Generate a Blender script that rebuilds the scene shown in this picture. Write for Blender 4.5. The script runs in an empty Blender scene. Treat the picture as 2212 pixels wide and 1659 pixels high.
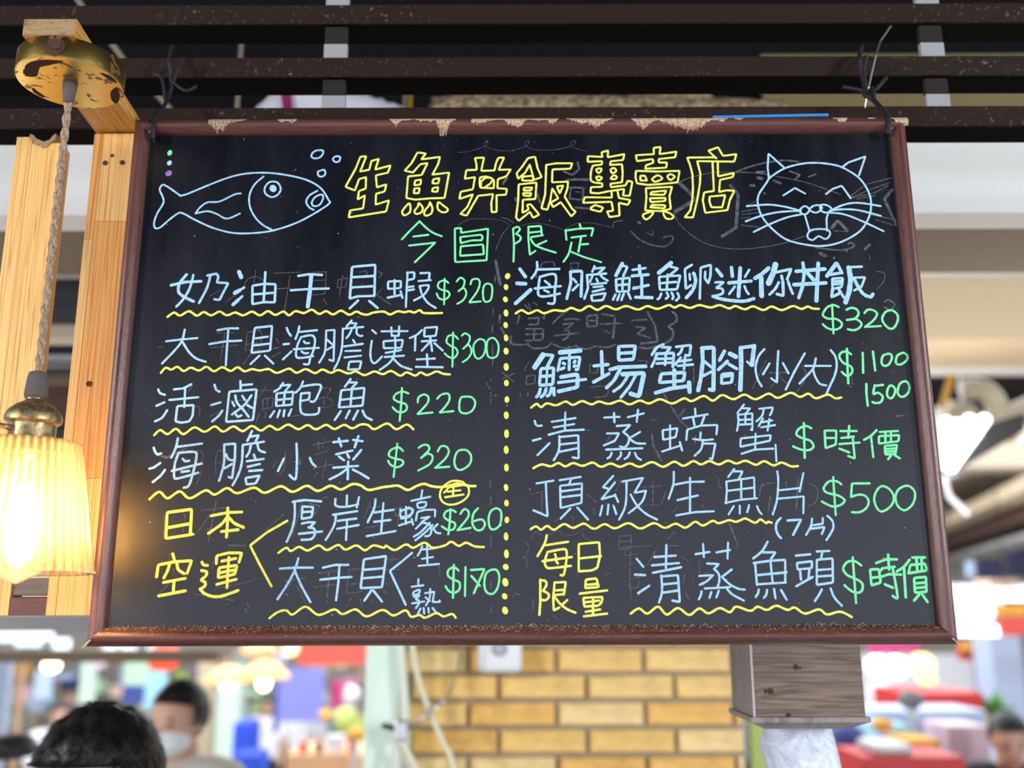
import bpy, bmesh, math, random
from mathutils import Vector, Matrix

# ------------------------------------------------------------------ camera, world, lights, exposure
S = bpy.context.scene
COL = S.collection
PITCH = math.radians(13.17); ROLL = math.radians(-0.15); FPX = 2130.0
ROT = Matrix.Rotation(math.pi/2 + PITCH, 3, 'X') @ Matrix.Rotation(ROLL, 3, 'Z')
EYE = Vector((0, 0, 1.6))
cd = bpy.data.cameras.new('camera'); cam = bpy.data.objects.new('camera', cd); COL.objects.link(cam)
cam.matrix_world = Matrix.Translation(EYE) @ ROT.to_4x4()
cd.sensor_fit = 'HORIZONTAL'; cd.sensor_width = 36.0; cd.lens = 36.0*FPX/2212.0
cd.clip_start = 0.05; cd.clip_end = 200
cd.dof.use_dof = True; cd.dof.focus_distance = 1.075; cd.dof.aperture_fstop = 2.5
S.camera = cam
S.view_settings.view_transform = 'Standard'; S.view_settings.look = 'None'
S.view_settings.gamma = 1.0; S.view_settings.use_curve_mapping = False
S.view_settings.exposure = 0.0
W = bpy.data.worlds.new('world'); S.world = W; W.use_nodes = True
wn = W.node_tree.nodes; wn['Background'].inputs[0].default_value = (0.80, 0.85, 1.0, 1); wn['Background'].inputs[1].default_value = 2.15

def area_light(name, loc, size, power, color, look, spread=math.pi):
    l = bpy.data.lights.new(name, 'AREA'); l.shape = 'RECTANGLE'; l.size, l.size_y = size
    l.energy = power; l.color = color; l.spread = spread
    o = bpy.data.objects.new(name, l); COL.objects.link(o); o.location = loc
    o.rotation_euler = (Vector(look)-Vector(loc)).to_track_quat('-Z', 'Y').to_euler()
    return o
area_light('hall_ceiling_light', (0, 8.5, 3.35), (12, 7), 1080, (0.93, 0.97, 1.0), (0, 8.5, 0))
area_light('right_ceiling_fill', (1.9, 3.0, 1.35), (2.2, 0.6), 42, (1.0, 0.93, 0.82), (2.1, 3.3, 3.0))  # added fill, unseen, brightens the right-hand ceilings from below
area_light('left_ceiling_fill', (-1.9, 3.0, 1.25), (1.4, 0.6), 14, (1.0, 0.93, 0.84), (-1.8, 3.0, 3.0))  # added upward fill for the left side, no visible lamp

area_light('front_fill_left', (-3.3, -1.1, 2.95), (0.35, 2.2), 175, (1.0, 0.98, 0.95), (0, 1.3, 1.9))  # added fill for the writing, unseen, left of the viewer
area_light('front_fill_right', (3.3, -1.1, 2.95), (0.35, 2.2), 205, (0.97, 0.99, 1.0), (0, 1.3, 1.9))  # matching added fill on the right, also out of view

# ------------------------------------------------------------------ helpers
def at(x, y, Y):
    d = ROT @ Vector(((x-1106)/FPX, -(y-829.5)/FPX, -1)); return EYE + d*(Y/d.y)
def atz(x, y, Z):
    d = ROT @ Vector(((x-1106)/FPX, -(y-829.5)/FPX, -1)); return EYE + d*((Z-1.6)/d.z)
rnd = random.Random(7)

def tag(o, label=None, cat=None, group=None, kind=None):
    if label: o['label'] = label
    if cat: o['category'] = cat
    if group: o['group'] = group
    if kind: o['kind'] = kind
    return o
def thing(name, label, cat, loc=(0, 0, 0), group=None):
    o = bpy.data.objects.new(name, None); COL.objects.link(o); o.location = loc; o.empty_display_size = 0.02
    return tag(o, label, cat, group)
def link(name, me, m, parent=None, smooth=False):
    o = bpy.data.objects.new(name, me); COL.objects.link(o)
    if m is not None and not me.materials: me.materials.append(m)
    if smooth:
        for p in me.polygons: p.use_smooth = True
    if parent is not None:
        o.parent = parent
        if parent.type == 'EMPTY' or True:
            pl = Vector((0, 0, 0)); q = parent
            while q is not None: pl += q.location; q = q.parent
            o.location = -pl
    return o
def obj(name, bm, m, parent=None, smooth=False):
    me = bpy.data.meshes.new(name); bm.to_mesh(me); bm.free()
    return link(name, me, m, parent, smooth)
def box(bm, x0, x1, y0, y1, z0, z1, bev=0.0):
    r = bmesh.ops.create_cube(bm, size=1.0)
    vs = r['verts']
    for v in vs:
        v.co = Vector((x0+(v.co.x+.5)*(x1-x0), y0+(v.co.y+.5)*(y1-y0), z0+(v.co.z+.5)*(z1-z0)))
    if bev:
        es = list({e for v in vs for e in v.link_edges})
        bmesh.ops.bevel(bm, geom=es, offset=bev, segments=2, affect='EDGES', profile=.6)
    return bm
def B(*a, **k):
    return box(bmesh.new(), *a, **k)
def hull8(bm, lo, hi):
    """prism between two quads (lists of 4 points)"""
    a = [bm.verts.new(p) for p in lo]; b = [bm.verts.new(p) for p in hi]; n = len(a)
    bm.faces.new(a[::-1]); bm.faces.new(b)
    for i in range(n): bm.faces.new((a[i], a[(i+1) % n], b[(i+1) % n], b[i]))
    bmesh.ops.recalc_face_normals(bm, faces=bm.faces[:])
    return bm
def lathe(bm, prof, c, n=32, rib=0.0, nr=0, axis='Z', caps=True):
    rings = []
    for (r, h) in prof:
        ring = []
        for i in range(n):
            a = 2*math.pi*i/n
            rr = r*(1+rib*(2*abs(math.cos(nr*a*.5))-1)) if rib else r
            if axis == 'Z': p = (c[0]+rr*math.cos(a), c[1]+rr*math.sin(a), c[2]+h)
            elif axis == 'X': p = (c[0]+h, c[1]+rr*math.cos(a), c[2]+rr*math.sin(a))
            else: p = (c[0]+rr*math.cos(a), c[1]-h, c[2]+rr*math.sin(a))
            ring.append(bm.verts.new(p))
        rings.append(ring)
    for a, b in zip(rings, rings[1:]):
        for i in range(n): bm.faces.new((a[i], a[(i+1) % n], b[(i+1) % n], b[i]))
    if caps:
        bm.faces.new(rings[0][::-1]); bm.faces.new(rings[-1])
    bmesh.ops.recalc_face_normals(bm, faces=bm.faces[:])
    return bm
def tube(bm, pts, r, n=8, r1=None, caps=True):
    pts = [Vector(p) for p in pts]; rings = []; N = len(pts)
    up = Vector((0.13, 0.31, 0.94)).normalized()
    for i, p in enumerate(pts):
        t = (pts[min(i+1, N-1)]-pts[max(i-1, 0)]).normalized()
        u = t.cross(up)
        if u.length < 1e-3: u = t.cross(Vector((1, 0, 0)))
        u.normalize(); w = t.cross(u).normalized()
        rr = r if r1 is None else r+(r1-r)*i/(N-1)
        rings.append([bm.verts.new(p+u*rr*math.cos(2*math.pi*k/n)+w*rr*math.sin(2*math.pi*k/n)) for k in range(n)])
    for a, b in zip(rings, rings[1:]):
        for k in range(n): bm.faces.new((a[k], a[(k+1) % n], b[(k+1) % n], b[k]))
    if caps: bm.faces.new(rings[0][::-1]); bm.faces.new(rings[-1])
    return bm
def spline(pts, k=6, closed=False):
    P = [Vector(p) for p in pts]; n = len(P); out = []
    if n < 3: return P
    rng = n if closed else n-1
    for i in range(rng):
        if closed: a, b, c, d = P[(i-1) % n], P[i], P[(i+1) % n], P[(i+2) % n]
        else: a, b, c, d = P[max(i-1, 0)], P[i], P[i+1], P[min(i+2, n-1)]
        for j in range(k):
            t = j/k
            out.append(0.5*((2*b)+(c-a)*t+(2*a-5*b+4*c-d)*t*t+(3*b-a-3*c+d)*t**3))
    if not closed: out.append(P[-1])
    return out
def ellipsoid(bm, c, r, seg=16, rng=10):
    res = bmesh.ops.create_uvsphere(bm, u_segments=seg, v_segments=rng, radius=1)
    for v in res['verts']: v.co = Vector((c[0]+v.co.x*r[0], c[1]+v.co.y*r[1], c[2]+v.co.z*r[2]))
    return res['verts']

# ------------------------------------------------------------------ materials
def mat(name, color, rough=0.6, metal=0.0, spec=0.5, emit=None, es=0.0):
    m = bpy.data.materials.new(name); m.use_nodes = True
    b = m.node_tree.nodes['Principled BSDF']
    b.inputs['Base Color'].default_value = (*color, 1); b.inputs['Roughness'].default_value = rough
    b.inputs['Metallic'].default_value = metal; b.inputs['Specular IOR Level'].default_value = spec
    if emit: b.inputs['Emission Color'].default_value = (*emit, 1); b.inputs['Emission Strength'].default_value = es
    return m
def noise(m, scale=(1, 1, 1), s=5.0, detail=4, rough=0.6, dist=0.0, coord='Object'):
    nt = m.node_tree; tc = nt.nodes.new('ShaderNodeTexCoord'); mp = nt.nodes.new('ShaderNodeMapping')
    mp.inputs['Scale'].default_value = scale; nt.links.new(tc.outputs[coord], mp.inputs[0])
    n = nt.nodes.new('ShaderNodeTexNoise'); n.inputs['Scale'].default_value = s; n.inputs['Detail'].default_value = detail
    n.inputs['Roughness'].default_value = rough; n.inputs['Distortion'].default_value = dist
    nt.links.new(mp.outputs[0], n.inputs['Vector']); return n
def ramp(m, src, stops):
    nt = m.node_tree; r = nt.nodes.new('ShaderNodeValToRGB'); e = r.color_ramp.elements
    while len(e) < len(stops): e.new(0.5)
    for k, (p, c) in enumerate(stops):
        e[k].position = p; e[k].color = (*c, 1) if len(c) == 3 else c
    nt.links.new(src, r.inputs[0]); return r
def mixc(m, a, b, f):
    nt = m.node_tree; x = nt.nodes.new('ShaderNodeMix'); x.data_type = 'RGBA'
    for s, v in ((0, f), (6, a), (7, b)):
        if hasattr(v, 'is_output'): nt.links.new(v, x.inputs[s])
        else: x.inputs[s].default_value = v if s == 0 else (*v, 1)
    return x.outputs[2]
def setc(m, sock): m.node_tree.links.new(sock, m.node_tree.nodes['Principled BSDF'].inputs['Base Color'])
def bump(m, src, st=0.3, d=0.002):
    nt = m.node_tree; b = nt.nodes.new('ShaderNodeBump'); b.inputs['Strength'].default_value = st; b.inputs['Distance'].default_value = d
    nt.links.new(src, b.inputs['Height']); nt.links.new(b.outputs[0], nt.nodes['Principled BSDF'].inputs['Normal'])
def woodmat(name, dark, light, scale, rough=0.55, s=1.0, bands=None, bm_=0.25):
    m = mat(name, light, rough)
    n = noise(m, scale, s, 3, 0.55, 0.4)
    st = bands or [(0.30, dark), (0.45, light), (0.52, tuple(.5*(a+b) for a, b in zip(dark, light))), (0.56, light), (0.75, tuple(.75*a+.25*b for a, b in zip(light, dark)))]
    r = ramp(m, n.outputs[0], st)
    n2 = noise(m, tuple(c*9 for c in scale), s, 2)
    r2 = ramp(m, n2.outputs[0], [(0.35, (.82, .82, .82)), (0.65, (1, 1, 1))])
    nt = m.node_tree; x = nt.nodes.new('ShaderNodeMix'); x.data_type = 'RGBA'; x.blend_type = 'MULTIPLY'; x.inputs[0].default_value = 1
    nt.links.new(r.outputs[0], x.inputs[6]); nt.links.new(r2.outputs[0], x.inputs[7]); setc(m, x.outputs[2])
    bump(m, n2.outputs[0], bm_, 0.0008)
    return m
M = {}
def pbands(a, b):
    h = tuple(.5*(x+y) for x, y in zip(a, b))
    return [(.30, h), (.36, b), (.425, b), (.44, a), (.455, b), (.50, b), (.512, a), (.53, h), (.545, b), (.60, b), (.62, a), (.64, b), (.72, h)]
def pine(name, a, b):
    return woodmat(name, a, b, (70, 70, .9), 0.5, bands=pbands(a, b))
M['pine'] = pine('pine', (.50, .21, .045), (.80, .47, .15))
M['pine_b'] = pine('pine_orange', (.50, .17, .025), (.78, .37, .075))
M['pine_c'] = pine('pine_pale', (.56, .24, .05), (.84, .50, .16))
M['pine_end'] = woodmat('pine_end_grain', (.18, .10, .05), (.42, .27, .13), (60, 60, 260), 0.8)
M['pine_plank'] = woodmat('pine_along_depth', (.48, .19, .03), (.76, .40, .09), (75, 1.5, 75), 0.5, bands=pbands((.48, .19, .03), (.76, .40, .09)))
M['frame_h'] = woodmat('mahogany_frame_h', (.042, .012, .010), (.135, .050, .040), (10, 330, 330), 0.27)
M['frame_v'] = woodmat('mahogany_frame_v', (.042, .012, .010), (.135, .050, .040), (330, 330, 10), 0.27)
M['slat'] = mat('dark_slat', (.030, .017, .013), .8, spec=.12)
n_ = noise(M['slat'], (1, 1, 1), 160, 3, .7); r_ = ramp(M['slat'], n_.outputs[0], [(.60, (.021, .0115, .009)), (.72, (.17, .13, .11))])
n2_ = noise(M['slat'], (1, 1, 1), 2.5, 2); r2_ = ramp(M['slat'], n2_.outputs[0], [(.45, (0, 0, 0)), (.6, (1, 1, 1))])
setc(M['slat'], mixc(M['slat'], (.021, .0115, .009), r_.outputs[0], r2_.outputs[0])); bump(M['slat'], n_.outputs[0], .4, .001)
M['slat_shade'] = mat('slat_underside_shade', (.0022, .002, .0022), .95, spec=.1)  # near-black: the shade beneath the slats is put into the colour
M['white_paint'] = mat('white_paint', (.9, .91, .87), .5)
n_ = noise(M['white_paint'], (30, 30, 30), 1.5, 3, .6); r_ = ramp(M['white_paint'], n_.outputs[0], [(.27, (.40, .40, .36)), (.31, (.90, .91, .87))]); setc(M['white_paint'], r_.outputs[0])
M['cream'] = mat('cream_laminate', (.62, .52, .38), .5)
M['ceil_brown'] = mat('brown_ceiling_board', (.20, .145, .095), .7)
M['tan'] = mat('tan_panel', (.60, .48, .32), .6)
M['silver'] = mat('silver_trim', (.62, .62, .62), .35, .3)
M['dark'] = mat('dark_ceiling', (.006, .006, .008), .95, spec=.08)
M['navy'] = mat('navy_paint', (.012, .014, .045), .8)
M['grey_wood'] = woodmat('grey_weathered_wood', (.05, .045, .045), (.13, .13, .125), (1.5, 20, 45), .7)
M['brass'] = mat('worn_brass', (.70, .50, .16), .3, .95)
n_ = noise(M['brass'], (1, 1, 1), 55, 5, .6, 0.5); r_ = ramp(M['brass'], n_.outputs[0], [(.585, (.78, .56, .17)), (.605, (.16, .08, .045))]); setc(M['brass'], r_.outputs[0])
r2_ = ramp(M['brass'], n_.outputs[0], [(.585, (1, 1, 1)), (.605, (0, 0, 0))]); M['brass'].node_tree.links.new(r2_.outputs[0], M['brass'].node_tree.nodes['Principled BSDF'].inputs['Metallic'])
M['old_brass'] = mat('aged_brass', (.40, .31, .15), .42, .85)
n_ = noise(M['old_brass'], (1, 1, 1), 180, 4); r_ = ramp(M['old_brass'], n_.outputs[0], [(.35, (.18, .13, .07)), (.65, (.50, .40, .20))]); setc(M['old_brass'], r_.outputs[0])
M['rust'] = mat('rusted_screw', (.075, .038, .024), .9, spec=.2)
M['boot'] = mat('grey_rubber', (.10, .085, .075), .8)
M['rope'] = mat('twisted_cord', (.40, .27, .17), .9)
n_ = noise(M['rope'], (1, 1, .25), 700, 3); r_ = ramp(M['rope'], n_.outputs[0], [(.35, (.17, .11, .07)), (.65, (.50, .36, .24))]); setc(M['rope'], r_.outputs[0]); bump(M['rope'], n_.outputs[0], .6, .0006)
M['black_cord'] = mat('black_cord', (.006, .006, .010), .7)
M['steel'] = mat('steel', (.55, .56, .58), .3, .9)
M['raw_board'] = mat('raw_fibreboard', (.52, .36, .23), .95)
n_ = noise(M['raw_board'], (1, 1, 1), 600, 2); r_ = ramp(M['raw_board'], n_.outputs[0], [(.4, (.30, .19, .11)), (.6, (.66, .48, .32))]); setc(M['raw_board'], r_.outputs[0]); bump(M['raw_board'], n_.outputs[0], .8, .001)
M['blue_plastic'] = mat('blue_plastic', (.04, .25, .62), .4)
M['stud'] = mat('grey_white_stud', (.30, .30, .31), .8, spec=.2)
M['bracket'] = mat('dark_fittings_and_shade', (.022, .018, .018), .85, spec=.15)  # dark hangers and screw; on the uprights it paints the slat's shadow

# blackboard surface: near black gloss paint, wiped streaks
mb = mat('blackboard_paint', (.010, .012, .017), .42, spec=.5)
n_ = noise(mb, (14, 1, 3.2), 1.0, 5, .65, .3); r_ = ramp(mb, n_.outputs[0], [(.35, (.0006, .0012, .0045)), (.72, (.0035, .0050, .011))])
n3 = noise(mb, (1, 1, 1), 420, 2); r3 = ramp(mb, n3.outputs[0], [(.70, (0, 0, 0)), (.78, (.10, .10, .10))])
nt = mb.node_tree; x = nt.nodes.new('ShaderNodeMix'); x.data_type = 'RGBA'; x.blend_type = 'ADD'; x.inputs[0].default_value = .5
nt.links.new(r_.outputs[0], x.inputs[6]); nt.links.new(r3.outputs[0], x.inputs[7]); setc(mb, x.outputs[2])
rr = ramp(mb, n_.outputs[0], [(.3, (.26, .26, .26)), (.75, (.40, .40, .40))]); nt.links.new(rr.outputs[0], nt.nodes['Principled BSDF'].inputs['Roughness'])
M['board'] = mb
def chalk(name, c):
    m = mat(name, c, .75, spec=.2); n = noise(m, (1, 1, 1), 260, 2)
    r = ramp(m, n.outputs[0], [(.32, tuple(v*.72 for v in c)), (.5, c)]); setc(m, r.outputs[0]); return m
M['Y'] = chalk('yellow_marker', (.80, .83, .13)); M['B'] = chalk('light_blue_marker', (.36, .62, .86))
M['G'] = chalk('green_marker', (.20, .86, .36)); M['P'] = chalk('purple_marker', (.32, .14, .52))
mg = mat('wiped_marker_trace', (.06, .075, .085), .6)
n_ = noise(mg, (1, 1, 1), 220, 4, .7); r_ = ramp(mg, n_.outputs[0], [(.38, (.016, .019, .025)), (.62, (.095, .105, .115))]); setc(mg, r_.outputs[0]); M['g'] = mg
M['K'] = mat('chalk_dust', (.5, .5, .5), .9)

# glass for the lamp: thin ribbed glass, lets most light straight through
def thin_glass(name, tint, clear=.80, ribs=None):
    m = bpy.data.materials.new(name); m.use_nodes = True; nt = m.node_tree; nt.nodes.clear()
    out = nt.nodes.new('ShaderNodeOutputMaterial'); tr = nt.nodes.new('ShaderNodeBsdfTransparent'); gl = nt.nodes.new('ShaderNodeBsdfGlossy'); tl = nt.nodes.new('ShaderNodeBsdfTranslucent')
    tr.inputs[0].default_value = (*tint, 1); gl.inputs[1].default_value = .08; tl.inputs[0].default_value = (*tint, 1)
    lw = nt.nodes.new('ShaderNodeLayerWeight'); lw.inputs[0].default_value = .42
    m1 = nt.nodes.new('ShaderNodeMixShader'); m2 = nt.nodes.new('ShaderNodeMixShader'); m1.inputs[0].default_value = 1-clear
    nt.links.new(tr.outputs[0], m1.inputs[1]); nt.links.new(tl.outputs[0], m1.inputs[2])
    nt.links.new(lw.outputs[1], m2.inputs[0]); nt.links.new(m1.outputs[0], m2.inputs[1]); nt.links.new(gl.outputs[0], m2.inputs[2]); nt.links.new(m2.outputs[0], out.inputs[0])
    if ribs:                                                          # thick and thin glass follow the ribs round the lamp's axis
        cx_, cy_, nr = ribs; tc = nt.nodes.new('ShaderNodeTexCoord'); sp = nt.nodes.new('ShaderNodeSeparateXYZ'); nt.links.new(tc.outputs['Object'], sp.inputs[0])
        def mth(op, a, b=None):
            q = nt.nodes.new('ShaderNodeMath'); q.operation = op
            for i_, v_ in enumerate((a, b)):
                if v_ is None: continue
                if hasattr(v_, 'is_output'): nt.links.new(v_, q.inputs[i_])
                else: q.inputs[i_].default_value = v_
            return q.outputs[0]
        an = mth('ARCTAN2', mth('SUBTRACT', sp.outputs[1], cy_), mth('SUBTRACT', sp.outputs[0], cx_)); w = mth('ABSOLUTE', mth('COSINE', mth('MULTIPLY', an, nr*.5)))
        f = mth('MULTIPLY', mth('POWER', mth('SUBTRACT', 1.0, w), 1.6), .7); nt.links.new(mth('ADD', f, 1-clear), m1.inputs[0])
    return m
M['shade'] = thin_glass('ribbed_glass', (1, .92, .78), .93, (-.4684, .947, 40))
M['bulb'] = thin_glass('bulb_glass', (1, .95, .85), .9)
M['filament'] = mat('glowing_filament', (1, .8, .4), .5, emit=(1.0, .62, .24), es=125)

# ------------------------------------------------------------------ large structure: room around
def struct(name, bm, m, parent=None):
    o = obj(name, bm, m, parent); 
    if parent is None: o['kind'] = 'structure'
    return o
M['floor'] = mat('grey_floor', (.30, .28, .26), .5)
M['far_wall'] = mat('far_wall_paint', (.66, .68, .66), .8)
n_ = noise(M['far_wall'], (1, 1, 1), .9, 2); r_ = ramp(M['far_wall'], n_.outputs[0], [(.35, (.62, .66, .62)), (.5, (.84, .82, .76)), (.65, (.82, .74, .62))]); setc(M['far_wall'], r_.outputs[0])
struct('floor', B(-9, 11, -4, 5.8, -.1, 0), M['floor'])
struct('floor_hall', B(-9, 11, 5.8, 18.2, -.95, -.85), M['floor'])
struct('wall_back', B(-9, 11, 18, 18.2, -.85, 4.0), M['far_wall'])
struct('wall_left', B(-9.2, -9, 2.2, 18.2, -.85, 4.0), M['far_wall'])
struct('wall_right', B(11, 11.2, 2.2, 18.2, -.85, 4.0), M['far_wall'])
struct('ceiling', B(-9.2, 11.2, 4.6, 18.2, 4.0, 4.1), M['dark'])
struct('ceiling_front', B(-6, 8, -4.5, 4.6, 3.05, 3.15), M['dark'])
# white fascia beam behind the posts
struct('trim_1', B(-3.2, 3.6, 1.50, 1.57, 2.2355, 2.372, bev=.0015), M['white_paint'])
struct('trim_2', B(-3.2, 3.6, 1.571, 2.12, 2.352, 2.372), M['ceil_brown'])
struct('trim_3', B(-3.2, 3.6, 2.121, 2.15, 2.3535, 2.3725), M['silver'])
# tan bulkheads further back
struct('trim_4', B(-.6, 8, 4.0, 4.48, 2.725, 3.05), M['tan'])
struct('trim_5', B(-.6, 8, 4.481, 4.52, 2.690, 2.735), M['silver'])


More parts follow.
